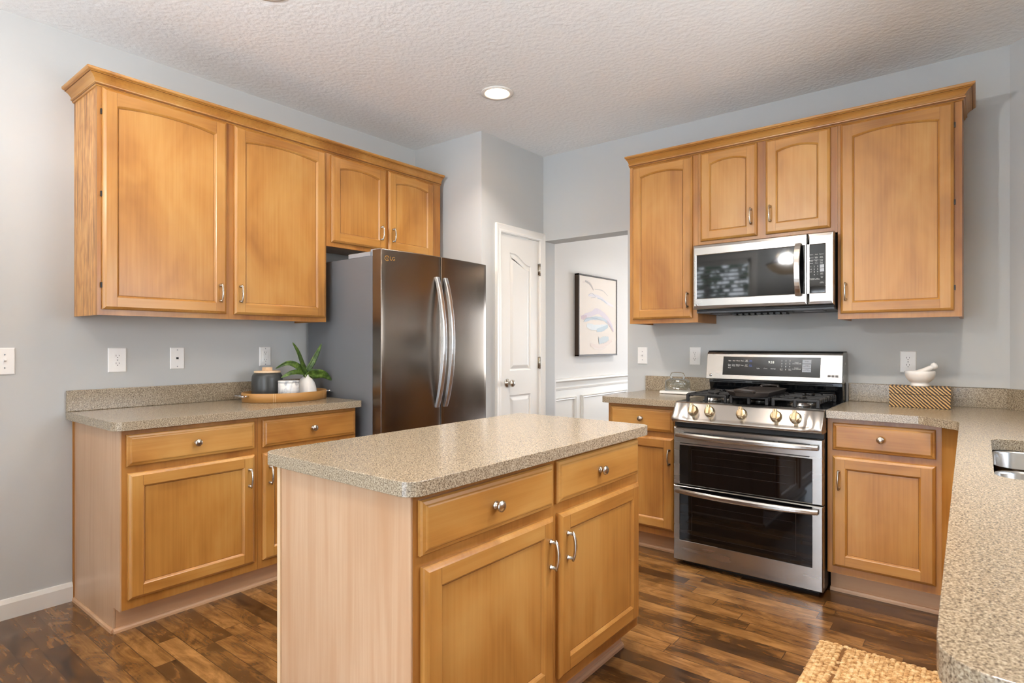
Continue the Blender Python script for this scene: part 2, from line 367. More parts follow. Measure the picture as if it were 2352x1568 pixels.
def wall_hole(name, along, lo, hi, p0, p1, holes, mat):
    """wall along an axis with rectangular holes (a0,a1,z0,z1)"""
    m = MB()
    def bx(a0, a1, z0, z1):
        if a1 - a0 < 1e-4 or z1 - z0 < 1e-4: return
        if along == 'x': m.box(a0, a1, p0, p1, z0, z1)
        else: m.box(p0, p1, a0, a1, z0, z1)
    cur = lo
    for (a0, a1, z0, z1) in sorted(holes):
        bx(cur, a0, 0, H); bx(a0, a1, 0, z0); bx(a0, a1, z1, H); cur = a1
    bx(cur, hi, 0, H); return struct(m.build(name, mat))
WB = (0.12, 1.08, 0.72, 2.37); PD = (1.74, 3.36, 0.05, 1.95)
wall_hole('wall_near', 'x', 0.0, XR, YN-0.12, YN, [WB, PD], M_wall)
WS = (-2.35, -1.15, 1.12, 2.08)
wall_hole('wall_right', 'y', YN-0.12, -0.5, XR, XR+0.12, [WS], M_wall)
# dining room beyond the opening
m = MB(); m.box(XH-0.1, XH, 0.16, YF, 0, H); struct(m.build('wall_dining', M_hall), 'white wall with the painting')
m = MB(); m.box(XH-0.1, XP, 0.1605, 0.18, 0, H); struct(m.build('wall_dining_return', M_hall))
wall_hole('wall_dining_far', 'x', XH, XR+0.12, YF, YF+0.1, [(1.3, 3.3, 0.5, 2.2)], M_hall)
m = MB(); m.box(XR, XR+0.12, 0.16, YF, 0, H); struct(m.build('wall_dining_right', M_hall))

def window(name, along, a0, a1, z0, z1, p, depth, mull=0, sash=False):
    m = MB(); fw = 0.05
    def bx(u0, u1, q0, q1, y0, y1):
        if along == 'x': m.box(u0, u1, p+y0, p+y1, q0, q1)
        else: m.box(p+y0, p+y1, u0, u1, q0, q1)
    d0, d1 = (0.02*depth, 0.09*depth) if depth > 0 else (0.09*depth, 0.02*depth)
    bx(a0, a0+fw, z0, z1, d0, d1); bx(a1-fw, a1, z0, z1, d0, d1); bx(a0, a1, z0, z0+fw, d0, d1); bx(a0, a1, z1-fw, z1, d0, d1)
    for k in range(mull):
        c = a0 + (a1-a0)*(k+1)/(mull+1); bx(c-0.03, c+0.03, z0, z1, d0, d1)
    if sash: bx(a0, a1, (z0+z1)/2-0.025, (z0+z1)/2+0.025, d0, d1)
    o = struct(m.build(name, M_white))
    m = MB(); q = 0.05*depth
    bx(a0+0.04, a1-0.04, z0+0.04, z1-0.04, min(q, q+0.004*depth), max(q, q+0.004*depth)); g = m.build('glass_pane', M_pane); g.parent = o
    m = MB(); s = 1 if depth < 0 else -1; cw = 0.07; e0, e1 = sorted((0.0, 0.018*s))
    bx(a0-cw, a0, z0-cw, z1+cw, e0, e1); bx(a1, a1+cw, z0-cw, z1+cw, e0, e1); bx(a0, a1, z1, z1+cw, e0, e1)
    if z0 > 0.2: bx(a0, a1, z0-cw, z0, e0, e1)
    c = m.build('casing', M_white); c.parent = o
    return o
window('window_1', 'x', *WB, YN, -1, 0, True)
window('door_2', 'x', *PD, YN, -1, 1)
window('window_2', 'y', *WS, XR, 1, 1)
window('window_3', 'x', 1.3, 3.3, 0.5, 2.2, YF, 1, 1)
# horizontal blind on the window behind the camera (it shows in the microwave door)
bl = thing('window_blind', 'white horizontal slat blind on window, reflected in microwave door glass', 'blind', (0.6, YN-0.012, 0.74))
m = MB()
for k in range(29):
    z = 0.03 + k*0.053; c, q = 0.022*math.cos(R(24)), 0.022*math.sin(R(24)); m.prism([(-c, z-q-0.0012), (c, z+q-0.0012), (c, z+q+0.0012), (-c, z-q+0.0012)], 'x', -0.42, 0.42)
m.build('slats', M_white, bl)
m = MB(); m.box(-0.42, 0.42, -0.02, 0.02, 1.56, 1.605); m.build('head_rail', M_white, bl)
m = MB()
for x in (-0.3, 0.3): m.box(x-0.002, x+0.002, -0.024, -0.022, 0.02, 1.57)
m.build('cord', M_white, bl)
m = MB(); m.box(-6, 12, -40, YN-0.14, -0.4, -0.3); struct(m.build('ground', plain('pale_bounce_ground', (214, 212, 206), 0.9, bump=(20, 0.5))))  # unseen ground, made pale to bounce daylight up to the ceiling

# baseboards
m = MB(); m.prism([(0, 0), (0.016, 0), (0.016, 0.07), (0.008, 0.088), (0, 0.09)], 'y', YN, -2.962); struct(m.build('baseboard_left', M_white))

# pantry door (door_1) and its casing
CW = 0.058
def casing_bar(m, p0, p1, out):
    prof = [(0.0, 0.0), (0.0, 0.012), (0.012, 0.014), (0.02, 0.011), (0.04, 0.015), (0.052, 0.02), (CW, 0.018), (CW, 0.0)]
    (y0, z0), (y1, z1) = p0, p1; oy, oz = out
    miter0, miter1 = (1 if z0 > 1 else 0), (1 if z1 > 1 else 0)
    L = []
    for (yy, zz) in ((y0, z0), (y1, z1)):
        ring = []
        for (d, h) in prof:
            if oz == 0: ring.append((XP + h, yy + oy*d, zz + (d if zz > 1 else 0)))
            else: ring.append((XP + h, yy + (-d if yy == DY0 else d), zz + d))
        L.append(ring)
    m.loops(L, 0, True, True, True)
m = MB(); casing_bar(m, (DY0, 0.0), (DY0, DZ), (-1, 0)); casing_bar(m, (DY1, 0.0), (DY1, DZ), (1, 0)); casing_bar(m, (DY0, DZ), (DY1, DZ), (0, 1))
m.box(XP-0.1, XP, DY0, DY0+0.004, 0, DZ); m.box(XP-0.1, XP, DY1-0.004, DY1, 0, DZ); m.box(XP-0.1, XP, DY0, DY1, DZ-0.004, DZ)
struct(m.build('trim_1', M_white), 'white casing round the pantry door')
# slab with two moulded panels; local coords: u = y-DY0, v = z
dw = DY1 - DY0 - 0.012; dh = DZ - 0.016
def panel_outline(u0, u1, z0, ztl, ztr, n=14):
    pts = [(u0, z0), (u1, z0), (u1, ztr)]
    for k in range(1, n):
        t = k/n; x = u1 + (u0-u1)*t
        s = 0 if t < 0.08 else (1 if t > 0.82 else (lambda q: q*q*(3-2*q))((t-0.08)/0.74))
        pts.append((x, ztr + (ztl-ztr)*s))
    pts.append((u0, ztl)); return pts
def inset(poly, d):
    n = len(poly); out = []
    for i in range(n):
        p = Vector(poly[i]); a = Vector(poly[i-1]); b = Vector(poly[(i+1) % n])
        e1 = (p-a).normalized(); e2 = (b-p).normalized(); n1 = Vector((-e1.y, e1.x)); n2 = Vector((-e2.y, e2.x))
        mm = (n1+n2); mm = mm.normalized() / max(0.4, (mm.normalized()).dot(n1)); out.append(tuple(p + mm*d))
    return out
def door_face(m, w_, h_, panels, X):
    bm = bmesh.new(); edges = []
    def loop(pts):
        vs = [bm.verts.new((X, p[0], p[1])) for p in pts]
        for i in range(len(vs)): edges.append(bm.edges.new((vs[i], vs[(i+1) % len(vs)])))
    loop([(0, 0), (w_, 0), (w_, h_), (0, h_)])
    for p in panels: loop(p)
    bmesh.ops.triangle_fill(bm, use_beauty=True, use_dissolve=False, edges=edges)
    bm.verts.index_update()
    m.add([v.co for v in bm.verts], [tuple(v.index for v in f.verts) for f in bm.faces]); bm.free()
    for p in panels:
        a = inset(p, 0.006); b = inset(p, 0.014); c = inset(p, 0.036); d = inset(p, 0.042)
        def at(q, dx): return [(X+dx, t[0], t[1]) for t in q]
        m.loops([at(p, 0), at(a, -0.007), at(b, -0.008), at(c, -0.001), at(d, 0.0)], 0, True, False, True)
    m.loops([[(X, 0, 0), (X, w_, 0), (X, w_, h_), (X, 0, h_)], [(X-0.035, 0, 0), (X-0.035, w_, 0), (X-0.035, w_, h_), (X-0.035, 0, h_)]], 0, True, False, True)
m = MB(); door_face(m, dw, dh, [panel_outline(0.113, dw-0.105, 1.03, 1.915, 1.838), panel_outline(0.113, dw-0.105, 0.2, 0.845, 0.845)], 0.0)
door1 = struct(m.build('door_1', M_white, loc=(XP-0.004, DY0+0.006, 0.008)), 'white two panel pantry door with arched upper panel')
m = MB(); m.lathe([(0.032, 0), (0.032, 0.004), (0.026, 0.008), (0.011, 0.012), (0.010, 0.03), (0.02, 0.036), (0.027, 0.046), (0.027, 0.054), (0.02, 0.064), (0.0, 0.067)], (0, 0.082, 0.94), 'x')
m.build('knob', M_nick, door1)
m = MB(); m.box(-0.02, -0.001, -0.006, -0.001, 0.91, 0.97); m.build('latch_plate', M_slot, door1)
for z in (1.822, 1.082, 0.24):
    m = MB(); m.tube([(0.008, dw+0.003, z-0.048), (0.008, dw+0.003, z+0.048)], 0.007, 10, ref=(1,0,0)); m.box(0, 0.003, dw-0.014, dw+0.02, z-0.045, z+0.045); m.build('hinge', M_nick, door1)

# dining-room wainscot: chair rail, panel mouldings, baseboard
m = MB(); m.prism([(XH, 0.868), (XH+0.012, 0.868), (XH+0.016, 0.90), (XH+0.035, 0.915), (XH+0.035, 0.93), (XH, 0.935)], 'y', 0.18, YF)
m.prism([(XH, 0.83), (XH+0.01, 0.835), (XH+0.012, 0.85), (XH, 0.856)], 'y', 0.18, YF)
struct(m.build('trim_2', M_white), 'white chair rail')
m = MB()
m.box(XH, XH+0.004, 0.18, YF, 0.1, 0.868)
for k in range(6):
    y0 = -0.21 + k*0.98; y1 = y0 + 0.88; z0, z1 = 0.2, 0.77
    y0 = max(y0, 0.185)
    if y1 > YF: continue
    def fr(i, h): return [(XH+0.004+h, y0+i, z0+i), (XH+0.004+h, y1-i, z0+i), (XH+0.004+h, y1-i, z1-i), (XH+0.004+h, y0+i, z1-i)]
    m.loops([fr(0, 0.0), fr(0, 0.010), fr(0.006, 0.017), fr(0.014, 0.012), fr(0.022, 0.014), fr(0.03, 0.004), fr(0.03, 0.0)], 0)
struct(m.build('trim_3', M_white), 'white panel moulding below the chair rail')
m = MB(); m.box(XH, XH+0.016, 0.18, YF, 0, 0.1); struct(m.build('baseboard_dining', M_white))

# ------------------------------------------------------------------ recessed ceiling lights
def can(x, y, label, power=None):
    t = thing('recessed_light', label, 'ceiling light', (x, y, H), 0, 'recessed ceiling lights')
    m = MB(); m.lathe([(0.098, -0.001), (0.098, -0.006), (0.078, -0.009), (0.066, -0.004), (0.066, -0.001)], seg=40); m.build('trim_ring', M_white, t)
    m = MB(); m.lathe([(0.0, -0.0035), (0.066, -0.0035)], seg=40); m.build('lens', plain('lamp_lens', (255, 244, 226), 0.4, emit=(255, 240, 220), es=9.0), t)
    l = bpy.data.lights.new('bulb', 'AREA'); l.shape = 'DISK'; l.size = 0.13; l.spread = R(125); l.energy = power or CAN_POWER; l.color = (1.0, 0.96, 0.91)
    o = bpy.data.objects.new('bulb', l); COL.objects.link(o); o.parent = t; o.location = (0, 0, -0.012)
can(1.18, -1.17, 'lit round recessed ceiling light above the refrigerator, the only one in view', 9.0)
can(1.09, -2.58, 'lit round recessed ceiling light above the left counter, out of view', 2.5)
can(3.45, -1.75, 'lit round recessed ceiling light above the sink, out of view', 15.0)
can(2.30, -1.72, 'added unseen recessed fill light between the island and range, out of view', 9.0)  # extra lamp added to brighten the upper cabinets
can(2.75, -2.75, 'lit round recessed ceiling light beside the island, out of view', 7.0)
can(1.09, -4.1, 'lit round recessed ceiling light near the blind window, out of view')
can(3.3, -4.3, 'lit round recessed ceiling light by the patio door, out of view')
can(1.7, 1.3, 'added unseen recessed fill light in the dining room, behind the header', DINING_FILL_POWER)  # added to brighten the dining room beyond the opening
can(2.6, 2.6, 'added unseen recessed fill light farther back in the dining room', DINING_FILL_POWER)  # second lamp added to brighten the dining room

# ------------------------------------------------------------------ cabinets
def arch_pts(x0, x1, z_end, rise, n=14):
    if rise < 1e-4: return []
    c = (x1-x0)/2; r = (c*c + rise*rise)/(2*rise); cx = (x0+x1)/2; cz = z_end + rise - r; out = []
    for k in range(1, n):
        x = x1 + (x0-x1)*k/n; out.append((x, cz + math.sqrt(r*r-(x-cx)**2)))
    return out
def cab_door(w_, h_, arch, T=0.02, st=0.055, rl=0.055):
    """cope-and-stick door: moulded outer edge, stiles, rails, recessed flat panel; front faces -y. mats: 0 vertical grain, 1 horizontal"""
    m = MB(); e = 0.013
    def rect(i, y): return [(i, y, i), (w_-i, y, i), (w_-i, y, h_-i), (i, y, h_-i)]
    m.loops([rect(0, 0), rect(0, -T+0.010), rect(0.003, -T+0.006), rect(0.009, -T+0.002), rect(e, -T), ], 0, True, True, False)
    x0, x1, z0 = st, w_-st, rl; ze = h_-rl if not arch else h_-0.073; A = arch_pts(x0, x1, ze, 0.021 if arch else 0)
    y = -T
    m.face([(e, y, e), (x0, y, e), (x0, y, h_-e), (e, y, h_-e)], 0)
    m.face([(x1, y, e), (w_-e, y, e), (w_-e, y, h_-e), (x1, y, h_-e)], 0)
    m.face([(x0, y, e), (x1, y, e), (x1, y, z0), (x0, y, z0)], 1)
    top = [(x1, ze)] + A + [(x0, ze)]
    for i in range(len(top)-1):
        a, b = top[i], top[i+1]; m.face([(b[0], y, b[1]), (a[0], y, a[1]), (a[0], y, h_-e), (b[0], y, h_-e)], 1)
    inner = [(x0, z0), (x1, z0)] + top
    i1 = inset(inner, 0.004); i2 = inset(inner, 0.009)
    f = lambda q, yy: [(p[0], yy, p[1]) for p in q]
    i3 = inset(inner, 0.0105)
    m.loops([f(inner, y), f(i1, y+0.003), f(i2, y+0.0095)], 0, True, False, False)
    m.loops([f(i2, y+0.0095), f(i3, y+0.0097)], 2, True, False, False); m.loops([f(i3, y+0.0097), f(inset(inner, 0.0125), y+0.0095)], 0, True, False, True)  # dark loop paints the lip's shadow line round the panel
    # shallow joint lines where stile meets rail
    for x in (x0, x1):
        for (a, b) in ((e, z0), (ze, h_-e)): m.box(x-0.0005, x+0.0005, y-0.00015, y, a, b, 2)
    return m
M_joint_shade = plain('joint_and_shade_line', (112, 70, 34), 0.6)  # real joints and seams, also the painted shadow line round door panels
def drawer_front(w_, h_, T=0.02):
    m = MB()
    def rect(i, y): return [(i, y, i), (w_-i, y, i), (w_-i, y, h_-i), (i, y, h_-i)]
    m.loops([rect(0, 0), rect(0, -T+0.011), rect(0.004, -T+0.006), rect(0.012, -T+0.004), rect(0.015, -T+0.001), rect(0.019, -T)], 0, True, True, True)
    return m
def pull(parent, x, z, y):
    """bowed bar pull on two round feet"""
    m = MB()
    for s in (-1, 1):
        m.lathe([(0.008, 0), (0.008, 0.003), (0.0055, 0.006), (0.005, 0.02), (0.0, 0.021)], (0, 0, s*0.040), 'y', 14)
    P = []; W = []
    for k in range(15):
        t = -1 + 2*k/14; P.append((0, -0.019 - 0.011*(1-t*t), 0.048*t)); W.append(0.0042 + 0.0022*(1-t*t))
    m.tube(P, W, 10, ref=(1,0,0), flat=0.75)
    return m.build('handle', M_nick, parent, (x, y, z))
def knob(parent, x, z, y):
    m = MB(); m.lathe([(0.012, 0), (0.012, 0.003), (0.007, 0.006), (0.006, 0.014), (0.010, 0.017), (0.0165, 0.02), (0.0165, 0.024), (0.013, 0.027), (0.0, 0.029)], (0, 0, 0), 'y', 24)
    return m.build('knob', M_nick, parent, (x, y, z))
def add_door(t, x0, x1, z0, z1, D, arch, hx, hz, hinge=None):
    d = cab_door(x1-x0, z1-z0, arch).build('door', [M_wv, M_wh, M_joint_shade], t, (x0, -D, z0))
    pull(d, hx-x0, hz-z0, -0.02)
    if hinge is not None:
        for z in (0.11, (z1-z0)*0.52, z1-z0-0.11):
            m = MB(); s = -1 if hinge < 0 else 1; xx = -0.006 if s < 0 else (x1-x0)+0.0; m.box(xx, xx+0.006, -0.009, 0.0, z-0.012, z+0.012); m.build('hinge', M_slot, d)
    return d
def add_drawer(t, x0, x1, z0, z1, D, kx, kz):
    d = drawer_front(x1-x0, z1-z0).build('drawer', [M_wh], t, (x0, -D, z0)); knob(d, kx-x0, kz-z0, -0.02); return d
def wall_cab(label, loc, rz, W, D, z0, z1, doors, seams=(), endl=None):
    t = thing('wall_cabinet', label, 'cabinet', loc, rz, 'maple wall cabinets')
    m = MB(); m.box(0.016, W-0.016, -D+0.021, -0.002, z0+0.014, z1-0.001, 1); m.box(0.0005, 0.0155, -D+0.0205, -0.002, z0+0.0005, z1, 2); m.box(W-0.0155, W-0.0005, -D+0.0205, -0.002, z0+0.0005, z1, 0)
    m.box(0, W, -D, -D+0.02, z0, z1, 0)
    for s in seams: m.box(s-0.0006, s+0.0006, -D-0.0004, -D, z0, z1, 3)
    o = m.build('carcass', [M_wf, M_lam, endl or M_wf, M_joint_shade], t)
    for d in doors: add_door(t, *d[:4], D, True, d[4], d[5], d[6] if len(d) > 6 else None)
    return t
def base_cab(label, loc, rz, W, D, doors, drawers, seams=(), endmat=None, endl=False, endr=False, top=0.876, body_top=9.0):
    t = thing('base_cabinet', label, 'cabinet', loc, rz, 'maple base cabinets')
    m = MB(); m.box(0.0005, W-0.0005, -D+0.0205, -0.002, 0.111, min(top, body_top) - 0.0005, 0); m.box(0, W, -D, -D+0.02, 0.112, top, 0)
    for s in seams: m.box(s-0.0006, s+0.0006, -D-0.0004, -D, 0.112, top, 3)
    o = m.build('carcass', [M_wf, M_lam, M_strip, M_joint_shade], t)
    m = MB(); m.box(0.001, W-0.001, -D+0.075, -0.02, 0, 0.11); m.build('toe_kick', M_lamh, t)
    m = MB(); m.prism([(-D+0.075, 0), (-D+0.062, 0), (-D+0.063, 0.01), (-D+0.068, 0.017), (-D+0.075, 0.019)], 'x', -0.008 if endl else 0, W+(0.008 if endr else 0)); m.build('shoe_moulding', M_lamh, t)
    for side, on in ((0, endl), (1, endr)):
        if not on: continue
        x0, x1 = (-0.006, 0) if side == 0 else (W, W+0.006)
        m = MB(); m.prism([(-0.002, 0), (-0.002, top), (-D+0.002, top), (-D+0.002, 0.11), (-D+0.075, 0.11), (-D+0.075, 0)], 'x', x0, x1); m.build('end_panel', M_lam, t)
        xs = x0-0.006 if side == 0 else x1
        m = MB(); m.box(xs, xs+0.0058, -0.018, -0.002, 0, top); m.build('scribe_strip', M_wf if endmat is None else endmat, t)
        m = MB(); m.prism([(xs+0.006, 0), (xs-0.004, 0), (xs-0.003, 0.012), (xs+0.003, 0.018), (xs+0.006, 0.018)] if side == 0 else [(xs, 0), (xs+0.01, 0), (xs+0.009, 0.012), (xs+0.003, 0.018), (xs, 0.018)], 'y', -D+0.075, -0.003); m.build('shoe_moulding', M_lamh, t)
    for d in doors: add_door(t, *d[:4], D, False, d[4], d[5])
    for d in drawers: add_drawer(t, *d[:4], D, d[4], d[5])
    return t

Z0 = 1.372; ZT = 2.425
# left wall (local x runs along +Y)
y0 = -2.961
wall_cab('maple wall cabinet with two tall arched doors, above the left counter', (0, y0, 0), R(90), 1.19, 0.324, Z0, ZT,
    [(0.018, 0.579, 1.398, 2.404, 0.543, 1.505, -1), (0.621, 1.178, 1.398, 2.404, 0.649, 1.507)], (0.597,), M_oak)
wall_cab('short maple wall cabinet with two arched doors, above the refrigerator', (0, y0+1.191, 0), R(90), 0.968, 0.324, 1.838, ZT,
    [(0.030, 0.453, 1.865, 2.398, 0.405, 1.97), (0.475, 0.886, 1.865, 2.398, 0.505, 1.97)])
y0 = -2.957
base_cab('maple base cabinet with pale end panel, under the left counter', (0, y0, 0), R(90), 1.188, 0.61,
    [(0.021, 0.577, 0.153, 0.690, 0.546, 0.582), (0.620, 1.178, 0.153, 0.690, 0.653, 0.580)],
    [(0.016, 0.577, 0.720, 0.855, 0.297, 0.789), (0.620, 1.180, 0.720, 0.857, 0.900, 0.790)], (0.598,), None, True, False)
# range wall
X0 = 1.621
wall_cab('narrow tall maple wall cabinet with one arched door, left of microwave', (X0, 0, 0), 0, 0.462, 0.324, Z0, ZT, [(0.024, 0.430, 1.400, 2.400, 0.404, 1.511)])
wall_cab('short maple wall cabinet with two arched doors, above the microwave', (X0+0.463, 0, 0), 0, 0.762, 0.324, 1.838, ZT,
    [(0.018, 0.350, 1.866, 2.402, 0.320, 1.978), (0.398, 0.728, 1.866, 2.402, 0.425, 1.978)])
wall_cab('wide tall maple wall cabinet with one arched door, right of microwave', (X0+1.226, 0, 0), 0, 0.529, 0.324, Z0, ZT, [(0.014, 0.498, 1.402, 2.405, 0.040, 1.515, 1)])
base_cab('narrow maple base cabinet left of the range', (X0, 0, 0), 0, 0.460, 0.61,
    [(0.020, 0.430, 0.153, 0.690, 0.409, 0.582)], [(0.020, 0.430, 0.722, 0.857, 0.231, 0.795)], (), None, False, False)
base_cab('pale worn maple base cabinet right of the range', (2.850, 0, 0), 0, 0.459, 0.61,
    [(0.024, 0.438, 0.150, 0.690, 0.053, 0.577)], [(0.024, 0.438, 0.720, 0.853, 0.229, 0.789)], ())
# diagonal corner filler and sink run
m = MB(); m.prism([(3.3095, -0.61), (3.455, -0.7555), (3.475, -0.7555), (3.475, -0.56), (3.3095, -0.56)], 'z', 0.11, 0.876)
m.prism([(3.3095, -0.535), (3.53, -0.7555), (3.56, -0.7555), (3.56, -0.5), (3.3095, -0.5)], 'z', 0.0, 0.11, 1)
tag(m.build('corner_filler', [M_wf, M_lamh]), 'diagonal maple filler panel in the inside corner under the counter', 'cabinet')
base_cab('long maple sink base cabinet under the peninsula counter', (4.055, -0.762, 0), R(-90), 2.29, 0.60,
    [(0.03, 0.55, 0.153, 0.690, 0.52, 0.58), (0.60, 1.15, 0.153, 0.690, 1.12, 0.58), (1.17, 1.72, 0.153, 0.690, 1.2, 0.58), (1.77, 2.26, 0.153, 0.690, 1.80, 0.58)],
    [(0.03, 0.55, 0.720, 0.855, 0.29, 0.789), (1.77, 2.26, 0.720, 0.855, 2.015, 0.789)], (), None, False, True, 0.876, 0.66)
# island
base_cab('maple kitchen island cabinet with pale wood end panel', (1.765, -2.905, 0), R(90), 1.195, 0.60,
    [(0.023, 0.583, 0.153, 0.690, 0.558, 0.577), (0.617, 1.181, 0.153, 0.690, 0.657, 0.580)],
    [(0.015, 0.583, 0.720, 0.857, 0.289, 0.790), (0.607, 1.178, 0.724, 0.861, 0.868, 0.793)], (), M_strip, True, True)

# crown mouldings: profile swept along the cabinet tops
CP = [(0.0, 0.0), (0.005, 0.001), (0.008, 0.005), (0.008, 0.010), (0.0135, 0.012), (0.0145, 0.016), (0.0135, 0.020), (0.010, 0.021), (0.0125, 0.026), (0.018, 0.034), (0.026, 0.042), (0.035, 0.0475), (0.0385, 0.049), (0.038, 0.052), (0.045, 0.0535), (0.0485, 0.057), (0.050, 0.061), (0.050, 0.066), (0.0, 0.066)]
def crown(name, label, path, zb):
    """path: list of (x, y, nx, ny) - n is the outward mitre direction at that vertex"""
    m = MB(); L = [[(x+nx*d, y+ny*d, zb+h) for (d, h) in CP] for (x, y, nx, ny) in path]
    n = len(CP)
    for i in range(n):
        k = (i+1) % n
        m.loops([[r[i], r[k]] for r in L], 1 if i in (2, 6, 11) else 0, False, False, False)  # thin strips along the crevices take the darker line colour
    m.add(L[0], [tuple(range(n))]); m.add(L[-1], [tuple(reversed(range(n)))])
    o = m.build(name, [M_wh, M_joint_shade]); return tag(o, label, 'moulding')
crown('crown_moulding', 'stepped maple crown moulding along the cabinets above the refrigerator', [(0.0, -2.961, 0, -1), (0.324, -2.961, 1, -1), (0.324, -0.802, 1, 0)], 2.405)
crown('crown_moulding', 'stepped maple crown moulding along the cabinets above the microwave', [(1.621, -0.324, -0.3, -1), (3.3765, -0.324, 1, -1), (3.3765, 0.0, 1, 0)], 2.405)

# ------------------------------------------------------------------ countertops
def arc(cx, cy, r, a0, a1, n=8): return [(cx+r*math.cos(R(a0+(a1-a0)*k/n)), cy+r*math.sin(R(a0+(a1-a0)*k/n))) for k in range(n+1)]
def slab(poly, holes, z0, z1, name, parent, bevel=0.007):
    bm = bmesh.new(); edges = []
    for pl in [poly] + holes:
        vs = [bm.verts.new((p[0], p[1], z1)) for p in pl]
        for i in range(len(vs)): edges.append(bm.edges.new((vs[i], vs[(i+1) % len(vs)])))
    bmesh.ops.triangle_fill(bm, use_beauty=True, use_dissolve=False, edges=edges)
    ret = bmesh.ops.extrude_face_region(bm, geom=list(bm.faces))
    for v in [g for g in ret['geom'] if isinstance(g, bmesh.types.BMVert)]: v.co.z = z0
    bmesh.ops.recalc_face_normals(bm, faces=bm.faces)
    me = bpy.data.meshes.new(name); bm.to_mesh(me); bm.free(); me.materials.append(M_gran)
    o = bpy.data.objects.new(name, me); COL.objects.link(o)
    if parent: o.parent = parent
    b = o.modifiers.new('bevel', 'BEVEL'); b.width = bevel; b.segments = 3; b.limit_method = 'ANGLE'; b.angle_limit = R(50)
    return o
ZC0, ZC1 = 0.8765, 0.914
t = thing('countertop', 'speckled tan countertop with backsplash, holding the oval tray', 'countertop', (0, 0, 0))
slab([(0.002, -2.995)] + arc(0.648-0.045, -2.995+0.045, 0.045, -90, 0) + arc(0.648-0.008, -1.751-0.008, 0.008, 0, 90, 4) + [(0.002, -1.751)], [], ZC0, ZC1, 'slab', t)
m = MB(); m.box(0.002, 0.021, -2.995, -1.751, ZC1, 1.016); m.build('backsplash', M_gran, t, bevel=0.003)
t = thing('countertop', 'small speckled countertop left of the range, under the glass dome', 'countertop', (0, 0, 0))
slab([(1.585, -0.002)] + list(reversed(arc(1.585+0.03, -0.648+0.03, 0.03, -90, -180))) + [(2.080, -0.648), (2.080, -0.002)], [], ZC0, ZC1, 'slab', t)
m = MB(); m.box(1.585, 2.080, -0.021, -0.002, ZC1, 1.016); m.build('backsplash', M_gran, t, bevel=0.003)
t = thing('countertop', 'long L-shaped speckled countertop with sink cut-out, right of the range', 'countertop', (0, 0, 0))
def rrect(x0, x1, y0, y1, r, n=6):
    return arc(x1-r, y1-r, r, 0, 90, n) + arc(x0+r, y1-r, r, 90, 180, n) + arc(x0+r, y0+r, r, 180, 270, n) + arc(x1-r, y0+r, r, 270, 360, n)
SX0, SX1, SY0, SY1 = 3.474, 3.90, -2.005, -1.245
polyL = [(2.850, -0.648), (3.225, -0.648), (3.245, -0.655), (3.366, -0.765), (3.376, -0.80), (3.4095, -3.06)] + arc(3.4095+0.06, -3.075, 0.058, 184, 270, 8) + [(XR-0.002, -3.133), (XR-0.002, -0.5), (3.559, -0.002), (2.850, -0.002)]
slab(polyL, [rrect(SX0, SX1, SY0, SY1, 0.05)], ZC0, ZC1, 'slab', t)
m = MB(); m.box(2.850, 3.550, -0.021, -0.002, ZC1, 1.016)
m.prism([(3.550, -0.021), (3.5585, -0.002), (XR-0.002, -0.502), (XR-0.002, -0.530)], 'z', ZC1, 1.016)
m.box(XR-0.021, XR-0.002, -3.1, -0.53, ZC1, 1.016); m.build('backsplash', M_gran, t, bevel=0.003)
t = thing('countertop', 'speckled tan island countertop with rounded corners', 'countertop', (0, 0, 0))
slab(rrect(1.733, 2.405, -2.948, -1.665, 0.045), [], ZC0, ZC1, 'slab', t)

# double bowl sink
t = thing('sink', 'double bowl stainless steel undermount sink in the peninsula counter', 'sink', (0, 0, 0))
m = MB()
for (b0, b1) in ((SY0+0.005, -1.655), (-1.615, SY1-0.005)):
    L = []
    for (ins, z, r) in ((-0.003, 0.8755, 0.06), (0.0, 0.8755, 0.055), (0.004, 0.868, 0.055), (0.010, 0.72, 0.05), (0.03, 0.69, 0.04), (0.06, 0.685, 0.03)):
        L.append([(p[0], p[1], z) for p in rrect(SX0+0.006+ins, SX1+ins*-1, b0+ins, b1-ins, r, 6)])
    m.loops(L, 0, True, False, True, True)
m.box(SX0+0.02, SX1-0.02, -1.648, -1.622, 0.84, 0.868)
m.build('bowls', M_ssv, t)
for yc in (-1.83, -1.43):
    m = MB(); m.lathe([(0.042, 0.0), (0.042, 0.003), (0.03, 0.003), (0.028, 0.001), (0.0, 0.001)], (3.69, yc, 0.6855), seg=24); m.build('drain', M_chrome, t)

# ------------------------------------------------------------------ refrigerator  (front faces +X)
FY0, FY1, FS = -1.712, -0.802, -1.262
t = thing('refrigerator', 'dark stainless french door refrigerator with two bowed handles', 'refrigerator', (0.03, FY0, 0))
FW = FY1-FY0; fs = FS-FY0
m = MB(); m.box(0.0, 0.655, 0.006, FW-0.006, 0.02, 1.752); m.build('case', M_fside, t, bevel=0.004)
def fdoor(a, b, z0, z1):
    m = MB(); n = 14; front = []
    def bulge(y): u = (y - FW/2)/(FW/2); return 0.742 + 0.026*(1-u*u)
    for k in range(n+1):
        y = a + (b-a)*k/n; front.append((bulge(y), y))
    poly = [(0.662, a)] + front + [(0.662, b)]
    m.loops([[(p[0], p[1], z0) for p in poly], [(p[0], p[1], z1) for p in poly]], 0, True, True, True, False)
    for i in range(len(m.s)):
        pass
    o = m.build('door', M_bss, t, bevel=0.005, seg=3, ang=40)
    for p in o.data.polygons:
        if abs(p.normal.x) > 0.9: p.use_smooth = True
    return o
